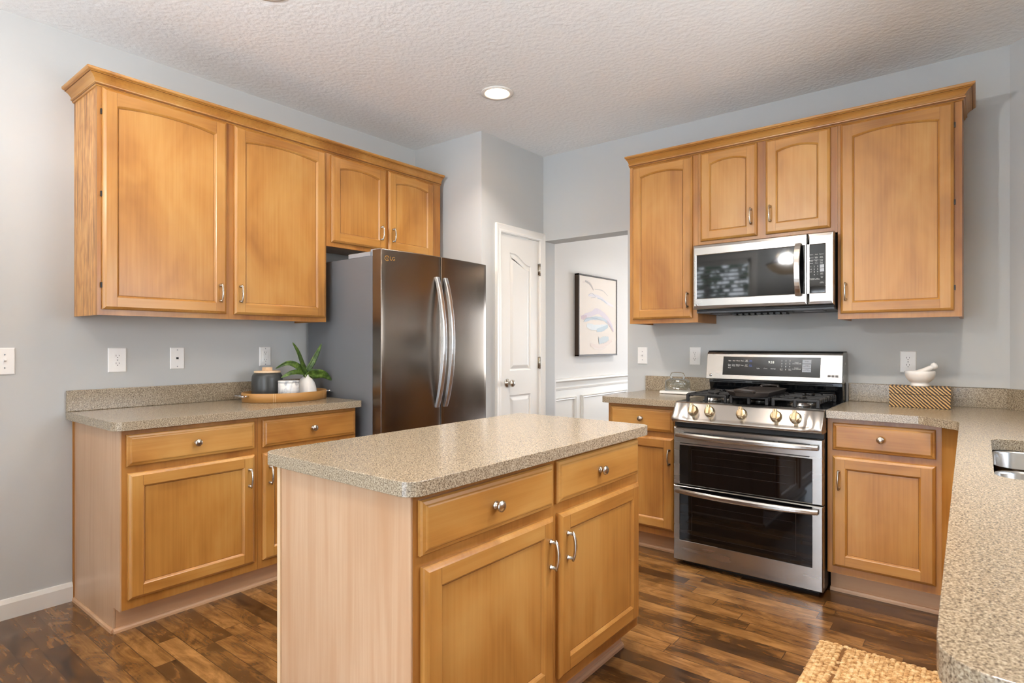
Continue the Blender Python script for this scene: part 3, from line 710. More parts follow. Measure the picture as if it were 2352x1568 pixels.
dl = fdoor(0.0, fs-0.002, 0.62, 1.785); dr = fdoor(fs+0.002, FW, 0.62, 1.785); fz = fdoor(0.0, FW, 0.05, 0.612); fz.name = 'freezer_drawer'
def fhandle(par, y):
    m = MB(); P = []; n = 22; z0, z1 = 0.845, 1.655
    L = []
    for k in range(n+1):
        u = -1 + 2*k/n; z = (z0+z1)/2 + u*(z1-z0)/2; x = 0.772 + 0.062*(1-u*u)**0.9; th = 0.010 + 0.004*(1-u*u)
        L.append([(x-th, y-0.016, z), (x+th*0.8, y-0.014, z), (x+th, y-0.008, z), (x+th, y+0.008, z), (x+th*0.8, y+0.014, z), (x-th, y+0.016, z)])
    m.loops(L, 0, True, True, True, False)
    for z in (z0+0.012, z1-0.012): m.box(0.755, 0.775, y-0.010, y+0.010, z-0.012, z+0.012)
    return m.build('handle', M_hand, par, bevel=0.002)
fhandle(dl, fs-0.038); fhandle(dr, fs+0.034)
m = MB()
P = [(0.77, 0.05 + k*(FW-0.1)/16, 0.545) for k in range(17)]
m.tube([(0.775+0.05*math.sin(math.pi*k/16), p[1], p[2]) for k, p in enumerate(P)], 0.012, 10); m.build('handle', M_hand, fz)
for (a, b) in ((0.01, 0.10), (FW-0.10, FW-0.01)):
    m = MB(); m.box(0.42, 0.63, a, b, 1.7525, 1.779); m.box(0.62, 0.70, a+0.015, b-0.015, 1.7855, 1.793); m.box(0.62, 0.66, a+0.01, b-0.01, 1.7525, 1.793)
    m.build('hinge_cover', M_lgrey, t, bevel=0.003)
m = MB()
Mx = Matrix(((0,0,1,0.7575),(1,0,0,0.075),(0,1,0,1.732),(0,0,0,1)))
text_into(m, 'LG', 0.03, Mx, 0)
L1 = [[(0.7572, 0.038+rr*math.cos(2*math.pi*k/28), 1.732+rr*math.sin(2*math.pi*k/28)) for k in range(26)] for rr in (0.012, 0.0155)]
m.loops(L1, 0, False); m.face([(0.7572, 0.036, 1.74), (0.7572, 0.039, 1.74), (0.7572, 0.039, 1.726), (0.7572, 0.036, 1.726)]); m.face([(0.7572, 0.036, 1.726), (0.7572, 0.046, 1.726), (0.7572, 0.046, 1.729), (0.7572, 0.036, 1.729)])
for v in range(len(m.v)):
    x, yy, z = m.v[v]; u = (yy-FW/2)/(FW/2); m.v[v] = (0.742+0.026*(1-u*u)+0.0006, yy, z)
m.build('logo', M_gold, dl, recalc=False)

# ------------------------------------------------------------------ microwave
mw = thing('microwave', 'stainless over-the-range microwave with black glass door and keypad', 'microwave', (2.0865, 0, 0))
W = 0.757; z0, z1 = 1.447, 1.833; yf = -0.42
m = MB(); m.box(0.012, W-0.004, yf+0.035, -0.001, z0-0.012, z1-0.002); m.build('body', M_matte, mw, bevel=0.003)
def frame_panel(x0, x1, q0, q1, yb, yfr, hole, lip=0.012, mat=0):
    """pillowed metal fascia with a rectangular hole"""
    m = MB(); hx0, hx1, hz0, hz1 = hole
    def rc(a, b, c, d, y): return [(a, y, c), (b, y, c), (b, y, d), (a, y, d)]
    m.loops([rc(x0, x1, q0, q1, yb), rc(x0, x1, q0, q1, yfr+0.012), rc(x0+0.004, x1-0.004, q0+0.006, q1-0.006, yfr+0.004), rc(x0+0.010, x1-0.010, q0+0.02, q1-0.02, yfr),
             rc(hx0-0.004, hx1+0.004, hz0-0.004, hz1+0.004, yfr), rc(hx0, hx1, hz0, hz1, yfr+0.004), rc(hx0, hx1, hz0, hz1, yfr+0.02)], mat, True, False, False)
    return m
xd = 0.631
md = frame_panel(0.0, xd-0.001, z0, z1, yf+0.035, yf, (0.024, xd-0.001-0.012, 1.512, 1.768)).build('door', M_ss, mw)
m = MB(); m.box(0.024, xd-0.013, yf+0.003, yf+0.012, 1.512, 1.768); m.build('window', M_blk, md)
L = []
for k in range(17):
    u = -1+2*k/16; z = 1.64 + u*0.142; y = yf - 0.012 - 0.040*(1-u*u)**0.8; th = 0.006
    L.append([(0.574, y+th, z), (0.574, y-th+0.002, z), (0.578, y-th, z), (0.600, y-th, z), (0.604, y-th+0.002, z), (0.604, y+th, z)])
m = MB(); m.loops(L, 0, True, True, True)
for z in (1.51, 1.77): m.box(0.580, 0.598, yf-0.018, yf+0.004, z-0.012, z+0.012)
m.build('handle', M_ssv, md, bevel=0.0015)
mc = frame_panel(xd+0.001, W-0.0, z0, z1, yf+0.035, yf, (xd+0.004, W-0.041, 1.513, 1.768)).build('control_panel', M_ss, mw)
m = MB(); m.box(xd+0.004, W-0.041, yf+0.003, yf+0.012, 1.513, 1.768); m.build('keypad_glass', M_blk, mc)
m = MB()
def mxz(x, y, z): return Matrix(((1,0,0,x),(0,0,-1,y),(0,1,0,z),(0,0,0,1)))
yk = yf+0.0025; cx = [xd+0.020, xd+0.044, xd+0.068]
for z, row in ((1.716, ('Sensor', 'Cook', 'Popcorn')), (1.699, ('Defrost', 'Soften\nMelt', 'Keep\nWarm')), (1.684, ('Custom\nCook', 'Custom\nSet', 'Power\nLevel')), (1.670, ('Clock', 'Timer', 'Turn\nTable'))):
    for c, s in zip(cx, row): text_into(m, s, 0.0062, mxz(c, yk, z), 0)
for r_, row in enumerate((('1', '2', '3'), ('4', '5', '6'), ('7', '8', '9'), ('', '0', '*'))):
    for c, s in zip((xd+0.018, xd+0.034, xd+0.050), row):
        if s: text_into(m, s, 0.010, mxz(c, yk, 1.652-r_*0.0145), 0)
for z, s in ((1.612, 'Light\nTimer'), (1.594, 'Vent\nFan')): text_into(m, s, 0.0062, mxz(cx[2]+0.002, yk, z), 0)
text_into(m, 'Turntable\nOn/Off', 0.0062, mxz(cx[0]+0.004, yk, 1.586), 0); text_into(m, 'Light\nHi/Lo/Off', 0.0062, mxz(cx[1]+0.004, yk, 1.586), 0); text_into(m, 'Auto\nDefrost', 0.0062, mxz(cx[2]+0.002, yk, 1.566), 0)
m.build('lettering', M_txt, mc, recalc=False)
m = MB(); 
for z, s in ((1.652, 'Stop\nClear'), (1.632, 'Start\nEnter')): m.box(cx[2]-0.007, cx[2]+0.013, yk-0.0002, yk, z-0.009, z+0.009)
m.build('start_keys', M_lgrey, mc)
m = MB(); m.lathe([(0.007, 0), (0.007, 0.0006), (0.0, 0.0006)], (0.026, yf+0.0005, 1.472), 'y', 20); m.build('badge', M_chrome, md)
m = MB(); text_into(m, 'LG', 0.010, mxz(0.041, yf+0.0002, 1.472), 0); m.build('logo', M_txtd, md, recalc=False)
m = MB(); text_into(m, 'EZ', 0.009, mxz(W-0.02, yf+0.0002, 1.482), 0); m.build('sticker', M_txtd, mc, recalc=False)
# underside: vent, grease filters, lamp slot
m = MB(); m.box(0.012, W-0.004, yf+0.036, -0.001, z0-0.022, z0-0.012)
m.prism([(yf+0.04, z0-0.022), (-0.30, z0-0.022), (-0.30, z0-0.036), (yf+0.075, z0-0.030)], 'x', 0.20, 0.54)
m.build('vent_underside', M_dgrey, mw)
m = MB()
for k in range(9): m.box(0.22+k*0.034, 0.22+k*0.034+0.022, yf+0.05, yf+0.12, z0-0.040, z0-0.030)
m.build('lamp_slot', M_matte, mw)
for a in (0.075, 0.58):
    f = MB(); f.box(a, a+0.11, -0.33, -0.23, z0-0.0245, z0-0.022, 0)
    for i in range(14):
        for j in range(5): f.box(a+0.006+i*0.0072, a+0.010+i*0.0072, -0.325+j*0.019, -0.312+j*0.019, z0-0.0262, z0-0.0245, 1)
    f.build('grease_filter', [M_matte, M_lgrey], mw)

# ------------------------------------------------------------------ range
rg = thing('range', 'stainless double oven gas range with five knobs', 'range', (2.0835, 0, 0))
W = 0.763
m = MB(); m.box(0.004, W-0.004, -0.655, -0.03, 0.02, 0.897); m.box(0.03, W-0.03, -0.63, -0.05, 0.0, 0.02); m.build('body', M_matte, rg)
m = MB(); m.box(0.0, W, -0.615, -0.125, 0.897, 0.914); m.build('cooktop', M_blkm, rg, bevel=0.006, seg=3)
# backguard
m = MB(); m.prism([(-0.125, 0.905), (-0.135, 0.96), (-0.15, 1.0), (-0.15, 1.03), (-0.03, 1.03), (-0.03, 0.897), (-0.125, 0.897)], 'x', 0.006, W-0.006)
for k in range(3): m.box(0.03+k*0.24, 0.23+k*0.24, -0.154, -0.149, 1.004, 1.010)
m.build('splash_panel', M_blkm, rg, bevel=0.003)
bgp = [(-0.192, 1.018), (-0.197, 1.024), (-0.167, 1.176), (-0.158, 1.188), (-0.14, 1.192), (-0.03, 1.192), (-0.03, 1.022), (-0.15, 1.016)]
m = MB(); m.prism(bgp, 'x', 0.0, W); m.box(0.002, W-0.002, -0.155, -0.03, 1.1915, 1.197, 1)
bk = m.build('backguard', [M_ss, M_matte], rg, bevel=0.003)
ta = math.atan2(0.03, 0.152)
BG = Matrix.Translation((0, -0.197, 1.024)) @ Matrix.Rotation(ta, 4, 'X').inverted()     # panel frame: x along, z up the slope
BG = Matrix(((1,0,0,0),(0,math.cos(ta),math.sin(ta),-0.197),(0,-math.sin(ta),math.cos(ta),1.024),(0,0,0,1)))
m = MB(); m.box(0.104, 0.652, -0.002, 0.004, 0.025, 0.140); m.xform(BG); m.build('display_glass', plain('bronze_black_glass', (26, 22, 18), 0.06), bk)
m = MB()
def bt(s, x, z, size, mat): text_into(m, s, size, BG @ Matrix(((1,0,0,x),(0,0,-1,-0.0026),(0,1,0,z),(0,0,0,1))), mat)
def flush(nm='lettering'):
    global m
    m.build(nm, [M_txt, M_txtb, M_seg], bk, recalc=False); m = MB()
c0 = 0.145
for i, s in enumerate(('Bake', 'Broil', 'Warm', 'Pizza', 'Self\nClean')): bt(s, c0+i*0.025, 0.114, 0.0085, 0)
for i, s in enumerate(('Conv.\nBake', 'Conv.\nRoast', 'Warm/\nProof', 'Pizza', 'Self\nClean')): bt(s, c0+i*0.025, 0.086, 0.0085, 0)
bt('Easy\nClean', c0+0.125, 0.114, 0.0085, 1); bt('Easy\nClean', c0+0.125, 0.086, 0.0085, 1); bt('Rack', c0, 0.070, 0.0085, 0); flush()
bt('Light', 0.315, 0.070, 0.009, 0); flush(); bt('Clock', 0.357, 0.070, 0.009, 0); flush(); bt('Settings', 0.400, 0.070, 0.009, 0); flush()
for r_, row in enumerate(('123', '456', '789')):
    for c_, s in enumerate(row): bt(s, 0.447+c_*0.022, 0.118-r_*0.017, 0.012, 0)
bt('0', 0.469, 0.067, 0.012, 0); bt('Cook\nTime', 0.445, 0.067, 0.0075, 0); bt('Start\nTime', 0.492, 0.067, 0.0075, 0); flush('keypad_digits')
bt('Upper\nOven On/Off', 0.527, 0.106, 0.0085, 0); flush(); bt('Lower\nOven On/Off', 0.527, 0.074, 0.0085, 0); flush()
bt('9:33', 0.388, 0.108, 0.02, 2); flush('clock_digits')
m = MB(); k_ = MB()
for z in (0.115, 0.090, 0.066): m.box(0.558, 0.604, -0.0032, -0.002, z-0.011, z+0.011)
m.xform(BG); m.build('start_keys', M_lgrey, bk)
m = MB(); bt('START', 0.581, 0.115, 0.0085, 0); bt('Cancel\nUpper Oven', 0.581, 0.091, 0.007, 0); bt('Cancel\nLower Oven', 0.581, 0.067, 0.007, 0)
for v in range(len(m.v)): p = Vector(m.v[v]); m.v[v] = tuple(p + (BG.to_3x3() @ Vector((0, -0.0012, 0))))
m.build('key_lettering', M_slot, bk, recalc=False)
m = MB(); m.lathe([(0.009, 0), (0.009, 0.0008), (0.0, 0.0008)], (0.03, 0, 0.022), 'y', 20); m.xform(BG); m.build('badge', M_chrome, bk)
m = MB(); text_into(m, 'LG', 0.012, BG @ Matrix(((1,0,0,0.03),(0,0,-1,-0.0014),(0,1,0,0.022),(0,0,0,1))), 0); m.build('logo', M_txtd, bk, recalc=False)
m = MB()
for i in range(3): m.box(0.690+i*0.019, 0.705+i*0.019, -0.0006, 0, 0.030, 0.042)
m.xform(BG); m.build('certification_mark', M_txtd, bk)
# control fascia with raised ends
def fascia():
    m = MB(); L = []; n = 48
    base = [(-0.60, 0.897), (-0.600, 0.9135), (-0.640, 0.9135), (-0.652, 0.911), (-0.662, 0.903), (-0.693, 0.838), (-0.700, 0.826), (-0.706, 0.816), (-0.704, 0.806), (-0.692, 0.800), (-0.60, 0.800)]
    for k in range(n+1):
        x = W*k/n; e = min(x, W-x); s = max(0.0, min(1.0, (0.085-e)/0.05)); s = s*s*(3-2*s)
        ring = []
        for i, (y, z) in enumerate(base):
            wgt = {3: 0.2, 4: 0.5, 5: 1.0, 6: 1.0, 7: 0.5}.get(i, 0)
            lip = {5: 0.0, 6: 0.006, 7: 0.012, 8: 0.012, 9: 0.008}.get(i, 0)
            ring.append((x, y - 0.016*s*wgt - lip, z + 0.006*s*wgt))
        L.append(ring)
    m.loops(L, 0, True, True, True, False); return m
fa = fascia().build('control_fascia', M_ss, rg, bevel=0.0015, ang=60)
for p in fa.data.polygons:
    if abs(p.normal.x) < 0.7: p.use_smooth = True
kn = Vector((0, -0.903+0.838, -(0.693-0.662))).normalized()     # outward normal of the sloped face is (-y,+z)
nrm = Vector((0, -(0.903-0.838), -(0.693-0.662)*-1)).normalized()
for i, x in enumerate((0.107, 0.2, 0.371, 0.543, 0.635)):
    m = MB()
    m.lathe([(0.029, 0.0), (0.029, 0.004), (0.026, 0.008), (0.025, 0.014), (0.022, 0.019), (0.0, 0.020)], (0, 0, 0), 'y', 28)
    m.box(-0.0085, 0.0085, -0.040, -0.012, -0.024, 0.027)
    tilt = math.atan2(nrm.z, -nrm.y)
    m.xform(Matrix.Rotation(-tilt, 4, 'X'))
    kb = m.build('knob', M_knobg, rg, (x, -0.679, 0.870), bevel=0.003)
    tag_ = MB(); tag_.box(-0.001, 0.001, -0.0405, -0.040, 0.012, 0.024); tag_.xform(Matrix.Rotation(-tilt, 4, 'X')); tag_.build('pointer_mark', M_slot, kb)
m = MB()
for x in (0.407, 0.579, 0.671): text_into(m, 'Off', 0.008, Matrix.Translation((x, -0.6700, 0.888)) @ Matrix(((1,0,0,0),(0,math.sin(-tilt)*-1*-1,-math.cos(tilt),0),(0,math.cos(tilt),math.sin(tilt)*1,0),(0,0,0,1))), 0)
m.build('off_marks', M_txtd, fa, recalc=False)
# oven doors
def oven_door(z0, z1, gz0, gz1, hz, vents):
    m = MB(); gx0, gx1 = 0.036, 0.716; yb, yfr = -0.657, -0.697
    def rc(a, b, c, d, y): return [(a, y, c), (b, y, c), (b, y, d), (a, y, d)]
    m.loops([rc(0.001, W-0.001, z0, z1, yb), rc(0.001, W-0.001, z0, z1, yfr+0.005), rc(0.005, W-0.005, z0+0.004, z1-0.004, yfr), rc(gx0, gx1, gz0, gz1, yfr), rc(gx0+0.002, gx1-0.002, gz0+0.002, gz1-0.002, yfr+0.004), rc(gx0+0.002, gx1-0.002, gz0+0.002, gz1-0.002, yfr+0.02)], 0, True, True, False)
    d = m.build('oven_door', M_ss, rg)
    m = MB(); m.box(gx0+0.002, gx1-0.002, yfr+0.002, yfr+0.012, gz0+0.002, gz1-0.002, 0)
    ix0, ix1, iz0, iz1 = gx0+0.07, gx1-0.075, gz0+(0.08 if vents else 0.04), gz1-0.02
    for (a, b, c, d_) in ((ix0, ix1, iz0, iz0+0.0015), (ix0, ix1, iz1-0.0015, iz1), (ix0, ix0+0.0015, iz0, iz1), (ix1-0.0015, ix1, iz0, iz1)): m.box(a, b, yfr+0.0016, yfr+0.002, c, d_, 1)
    for q in (0.35, 0.7): m.box(ix0+0.02, ix1-0.02, yfr+0.0017, yfr+0.002, iz0+(iz1-iz0)*q, iz0+(iz1-iz0)*q+0.001, 1)
    m.build('oven_window', [M_blk, plain('etched_line', (46, 40, 38), 0.2)], d)
    L = []; n = 30
    for k in range(n+1):
        u = -1+2*k/n; x = W/2 + u*0.362; y = yfr - 0.016 - 0.040*(1-abs(u)**2.6); h = 0.013 + 0.003*(1-u*u)
        L.append([(x, y+0.008, hz-h), (x, y-0.004, hz-h+0.001), (x, y-0.009, hz-h*0.4), (x, y-0.009, hz+h*0.4), (x, y-0.004, hz+h-0.001), (x, y+0.008, hz+h)])
    m = MB(); m.loops(L, 0, True, True, True)
    for x in (0.04, W-0.04): m.box(x-0.016, x+0.016, yfr-0.024, yfr, hz-0.010, hz+0.010)
    h = m.build('handle', M_ss, d, bevel=0.0015)
    if vents:
        m = MB()
        for k in range(4): m.box(0.06+k*0.165, 0.06+k*0.165+0.15, yfr-0.0005, yfr+0.001, z1-0.03, z1-0.024)
        m.box(0.04, W-0.06, yfr-0.0005, yfr+0.001, hz-0.05, hz-0.045)
        m.build('vent_slot', M_slot, d)
    return d
oven_door(0.452, 0.772, 0.446+0.010, 0.676, 0.733, True)
oven_door(0.028, 0.446, 0.140, 0.440, 0.420, False)
m = MB(); m.box(0.0, W, -0.676, -0.66, 0.775, 0.799); m.build('door_gap_trim', M_matte, rg)
# burners
for (x, y, r) in ((0.15, -0.50, 0.05), (0.15, -0.25, 0.04), (0.38, -0.375, 0.055), (0.61, -0.50, 0.055), (0.61, -0.25, 0.04)):
    m = MB(); m.lathe([(r, 0), (r, 0.006), (r*0.8, 0.012), (r*0.8, 0.018), (0, 0.018)], (x, y, 0.914), seg=28); b = m.build('burner', M_ss, rg)
    m = MB(); m.lathe([(r*0.78, 0.0), (r*0.78, 0.005), (r*0.7, 0.008), (0, 0.009)], (x, y, 0.932), seg=28); m.build('burner_cap', M_matte, b)
# grates
def grate(x0, x1, y0, y1, center=False):
    m = MB(); zt = 0.957; b = 0.0065
    def bar(p, q, w_=b, h=0.012): 
        (ax, ay), (bx_, by) = p, q
        if abs(ax-bx_) < 1e-6: m.box(ax-w_, ax+w_, min(ay, by), max(ay, by), zt-h, zt)
        else: m.box(min(ax, bx_), max(ax, bx_), ay-w_, ay+w_, zt-h, zt)
    bar((x0, y0), (x1, y0)); bar((x0, y1), (x1, y1)); bar((x0, y0), (x0, y1)); bar((x1, y0), (x1, y1))
    if center: bar((x0, -0.37), (x1, -0.37))
    else: bar((x0, (y0+y1)/2), (x1, (y0+y1)/2))
    xm = (x0+x1)/2
    for yc in ((y0+0.12), (y1-0.12)):
        bar((x0, yc), (xm-0.03, yc)); bar((xm+0.03, yc), (x1, yc))
    bar((xm, y0), (xm, y0+0.08)); bar((xm, y1-0.08), (xm, y1)); bar((xm, (y0+y1)/2-0.08), (xm, (y0+y1)/2+0.08))
    for fx in (0.3, 0.7):
        x = x0+(x1-x0)*fx; bar((x, y0), (x, y0+0.05), b*0.8); bar((x, y1-0.05), (x, y1), b*0.8)
    for (x, y) in ((x0, y0), (x1, y0), (x0, y1), (x1, y1), (xm, y0), (xm, y1)): m.box(x-0.008, x+0.008, y-0.008, y+0.008, 0.9145, zt-0.004)
    # side teeth
    for k in range(9):
        y = y0 + (y1-y0)*(k+0.5)/9; m.box(x0-0.010, x0+0.004, y-0.008, y+0.008, 0.935, zt); m.box(x1-0.004, x1+0.010, y-0.008, y+0.008, 0.935, zt)
    return m.build('grate', M_iron, rg, bevel=0.003)
grate(0.042, 0.256, -0.590, -0.160); grate(0.288, 0.474, -0.590, -0.160, True); grate(0.506, 0.720, -0.590, -0.160)
# griddle resting on the middle grate
gd = thing('griddle', 'dark cast iron griddle with chamfered ends on the middle of the range', 'griddle', (2.0835+0.381, -0.427, 0.959))
def oct_(hw, hl, c, z): return [(-hw+c, -hl, z), (hw-c, -hl, z), (hw, -hl+c, z), (hw, hl-c, z), (hw-c, hl, z), (-hw+c, hl, z), (-hw, hl-c, z), (-hw, -hl+c, z)]
m = MB(); m.loops([oct_(0.098, 0.22, 0.05, 0.0), oct_(0.110, 0.240, 0.06, 0.022), oct_(0.110, 0.240, 0.06, 0.026), oct_(0.102, 0.230, 0.056, 0.026), oct_(0.094, 0.190, 0.04, 0.010)], 0, True, True, True)
m.build('pan', M_iron2, gd, bevel=0.002)
for s in (-1, 1):
    m = MB(); m.tube([(-0.05, s*0.228, 0.024), (-0.045, s*0.25, 0.034), (0, s*0.258, 0.037), (0.045, s*0.25, 0.034), (0.05, s*0.228, 0.024)], 0.008, 10); m.build('handle', M_iron2, gd)

# ------------------------------------------------------------------ things on the counters
def arcy(x, y, z): return (x, y, z)
tr = thing('serving_tray', 'oval tan leather tray with metal handles on the left counter', 'tray', (0.25, -1.995, ZC1+0.0006), R(90))
m = MB(); a_, b_ = 0.245, 0.19
def ell(k, z, d=0.0, n=64): return [((a_+d)*math.cos(2*math.pi*i/n), (b_+d)*math.sin(2*math.pi*i/n), z) for i in range(n)]
m.loops([ell(0, 0.0, -0.008), ell(0, 0.001, 0.0), ell(0, 0.049, 0.002), ell(0, 0.051, 0.0), ell(0, 0.049, -0.006), ell(0, 0.006, -0.008)], 0, True, True, False, True)
m.add(ell(0, 0.006, -0.008), [tuple(range(64))], 1); m.build('tray_body', [M_leath, M_inner], tr)
m = MB()
for ang in (-130, -127.5, -51, -48.5):
    c, s = math.cos(R(ang)), math.sin(R(ang)); x, y = (a_+0.003)*c, (b_+0.003)*s; tx, ty = -(a_)*s, b_*c; l = math.hypot(tx, ty); tx, ty = tx/l*0.0008, ty/l*0.0008
    for k in range(9):
        z = 0.004+k*0.0052; m.face([(x-tx, y-ty, z), (x+tx, y+ty, z), (x+tx, y+ty, z+0.0038), (x-tx, y-ty, z+0.0038)])
m.build('stitching', M_stitch, tr, recalc=False)
for s in (-1, 1):
    m = MB()
    for yy in (-0.035, 0.035): m.tube([(s*(a_-0.004), yy, 0.036), (s*(a_+0.03), yy, 0.036)], 0.0045, 10)
    m.tube([(s*(a_+0.028), -0.05, 0.036), (s*(a_+0.028), 0.05, 0.036)], 0.006, 12, ref=(0,0,1)); m.build('handle', M_chrome, tr)
TZ = ZC1 + 0.0075
cn = thing('canister', 'charcoal ceramic canister with pale wooden lid on the oval tray', 'canister', (0.19, -2.075, TZ))
m = MB(); m.lathe([(0.080, 0), (0.083, 0.004), (0.085, 0.06), (0.085, 0.115), (0.083, 0.132), (0.076, 0.146), (0.069, 0.150), (0.0, 0.150)], seg=48); m.build('jar', M_canis, cn)
m = MB(); m.lathe([(0.070, 0.1505), (0.072, 0.152), (0.072, 0.160), (0.070, 0.162), (0.0, 0.162)], seg=48); l = m.build('lid', M_lid, cn)
m = MB(); m.box(-0.021, 0.021, -0.021, 0.021, 0.162, 0.183); m.build('lid_knob', M_lid, l, bevel=0.002)
mb_ = thing('marble_container', 'short white marble jar with lid between canister and vase', 'jar', (0.322, -2.018, TZ))
m = MB(); m.lathe([(0.056, 0), (0.057, 0.002), (0.057, 0.018), (0.0545, 0.019), (0.0545, 0.021), (0.057, 0.022), (0.057, 0.095), (0.0, 0.095)], seg=40); m.build('jar', M_marb, mb_)
m = MB(); m.lathe([(0.054, 0.0955), (0.058, 0.097), (0.058, 0.106), (0.056, 0.108), (0.0, 0.108)], seg=40); m.build('lid', M_marb, mb_)
vs_ = MB(); vs_.lathe([(0.058, 0), (0.061, 0.003), (0.061, 0.03), (0.057, 0.06), (0.048, 0.088), (0.034, 0.108), (0.019, 0.120), (0.015, 0.126), (0.016, 0.134), (0.014, 0.134), (0.013, 0.122), (0.030, 0.106), (0.045, 0.085), (0.055, 0.05), (0.055, 0.006), (0.0, 0.005)], seg=48)
vz = vs_.build('bud_vase', M_ceram, loc=(0.27, -1.872, TZ)); tag(vz, 'white ceramic bud vase holding green leaves on the tray', 'vase')
sp_ = thing('leaf_sprig', 'green leafy sprig standing in the white bud vase', 'plant', (0.27, -1.872, TZ+0.115))
def leaf(name, path, width, roll=0.0, fold=0.25):
    """leaf blade along a 3-D path with a folded midrib"""
    P = [Vector(p) for p in path]; n = 16; pts = []
    def samp(t):
        s = t*(len(P)-1); i = min(int(s), len(P)-2); f = s-i
        p0 = P[max(i-1, 0)]; p1 = P[i]; p2 = P[i+1]; p3 = P[min(i+2, len(P)-1)]
        return 0.5*((2*p1) + (p2-p0)*f + (2*p0-5*p1+4*p2-p3)*f*f + (3*p1-p0-3*p2+p3)*f**3)
    m = MB(); L = []
    for k in range(n+1):
        t = k/n; c = samp(t); tg = (samp(min(1, t+0.02)) - samp(max(0, t-0.02))).normalized()
        side = tg.cross(Vector((1, 0, 0.0)))                     # blade mostly faces the room (+X)
        side = (Matrix.Rotation(roll + 0.5*math.sin(3*t)*0.4, 3, tg) @ side.normalized())
        nr = side.cross(tg).normalized()
        wd = width * (math.sin(math.pi*min(1, t**0.8))**0.8 if t > 0.12 else 0.25) * (1 if t < 0.99 else 0.05) + 0.0016
        L.append([c - side*wd + nr*wd*fold, c - side*wd*0.5 + nr*wd*fold*0.35, c - nr*0.0006, c + side*wd*0.5 + nr*wd*fold*0.35, c + side*wd + nr*wd*fold])
    m.loops(L, 0, False, False, False, True)
    o = m.build(name, M_leaf, sp_, recalc=False); sm = o.modifiers.new('thick', 'SOLIDIFY'); sm.thickness = 0.0008
    return o
leaf('leaf', [(0, 0, -0.06), (0.0, -0.004, 0.02), (0.005, -0.035, 0.09), (0.01, -0.065, 0.16), (0.0, -0.090, 0.212)], 0.021, 0.3)
leaf('leaf', [(0, 0, -0.06), (0.0, 0.006, 0.03), (0.01, 0.035, 0.09), (0.01, 0.07, 0.15), (0.0, 0.106, 0.205)], 0.015, -0.5)
leaf('leaf', [(0, 0, -0.06), (0.005, -0.01, 0.025), (0.01, -0.07, 0.075), (0.01, -0.13, 0.092), (0.0, -0.196, 0.062)], 0.017, -0.2)
leaf('leaf', [(0, 0, -0.06), (0.01, -0.015, 0.018), (0.02, -0.07, 0.036), (0.02, -0.12, 0.030), (0.01, -0.168, 0.008)], 0.017, 0.5)
leaf('leaf', [(0, 0, -0.06), (0.01, 0.01, 0.016), (0.03, 0.05, 0.024), (0.035, 0.10, 0.016), (0.02, 0.163, -0.022)], 0.030, 0.2, 0.15)
# glass cloche on a white board
cl = thing('butter_dish', 'glass dome with handle on a white board, left of the range', 'dish', (1.888, -0.175, ZC1+0.0005), R(0))
m = MB(); m.box(-0.098, 0.098, -0.062, 0.062, 0.003, 0.018); m.box(-0.08, 0.08, -0.05, 0.05, 0.0, 0.003); m.build('base', M_ceram, cl, bevel=0.004)
def rr3(hx, hy, r, z): return [(p[0], p[1], z) for p in rrect(-hx, hx, -hy, hy, r, 6)]
m = MB(); m.loops([rr3(0.078, 0.048, 0.03, 0.0185), rr3(0.078, 0.048, 0.03, 0.07), rr3(0.074, 0.045, 0.03, 0.088), rr3(0.055, 0.03, 0.024, 0.096)], 0, True, False, True, True)
m.loops([rr3(0.0755, 0.0455, 0.028, 0.0185), rr3(0.0755, 0.0455, 0.028, 0.07), rr3(0.0715, 0.0425, 0.028, 0.0855), rr3(0.054, 0.029, 0.023, 0.0932)], 0, True, False, True, True)
m.loops([rr3(0.078, 0.048, 0.03, 0.0185), rr3(0.0755, 0.0455, 0.028, 0.0185)], 0)
dm = m.build('dome', M_dome, cl)
m = MB(); m.tube([(-0.040, 0, 0.0962), (-0.045, 0, 0.116), (-0.038, 0, 0.130), (-0.02, 0, 0.134), (0.02, 0, 0.134), (0.038, 0, 0.130), (0.045, 0, 0.116), (0.040, 0, 0.0962)], 0.007, 12, ref=(0,1,0)); m.build('dome_handle', M_clear, dm)
# box, mortar, pestle
bx_ = thing('wooden_box', 'scorched diagonal striped wooden box on the right counter', 'box', (3.196, -0.165, ZC1+0.0005), R(3))
m = MB(); m.box(-0.129, 0.129, -0.07, 0.07, 0.0, 0.066); m.build('box_body', M_burnt, bx_, bevel=0.0015)
m = MB(); m.box(-0.130, 0.130, -0.071, 0.071, 0.0675, 0.107); m.build('lid', M_burnt, bx_, bevel=0.0015)
BZ = ZC1+0.108
mo = MB(); mo.lathe([(0.041, 0), (0.042, 0.003), (0.040, 0.014), (0.037, 0.018), (0.046, 0.024), (0.060, 0.040), (0.066, 0.06), (0.0665, 0.076), (0.064, 0.079), (0.060, 0.076), (0.057, 0.056), (0.04, 0.036), (0.0, 0.028)], seg=48)
tag(mo.build('mortar', M_ceram, loc=(3.199, -0.175, BZ)), 'white stone mortar bowl on top of the striped box', 'mortar')
pe = MB(); pv = []
A = Vector((-0.028, 0.0, 0.052)); B = Vector((0.072, 0.012, 0.113))
RR = [0.004, 0.014, 0.019, 0.020, 0.017, 0.0135, 0.0125, 0.0125, 0.0105, 0.011, 0.0145, 0.0165, 0.0165, 0.013, 0.004]; TT = [0, 0.02, 0.08, 0.18, 0.32, 0.48, 0.6, 0.7, 0.755, 0.775, 0.81, 0.86, 0.92, 0.97, 1.0]
pe.tube([A.lerp(B, t_) for t_ in TT], RR, 20, ref=(0,1,0))
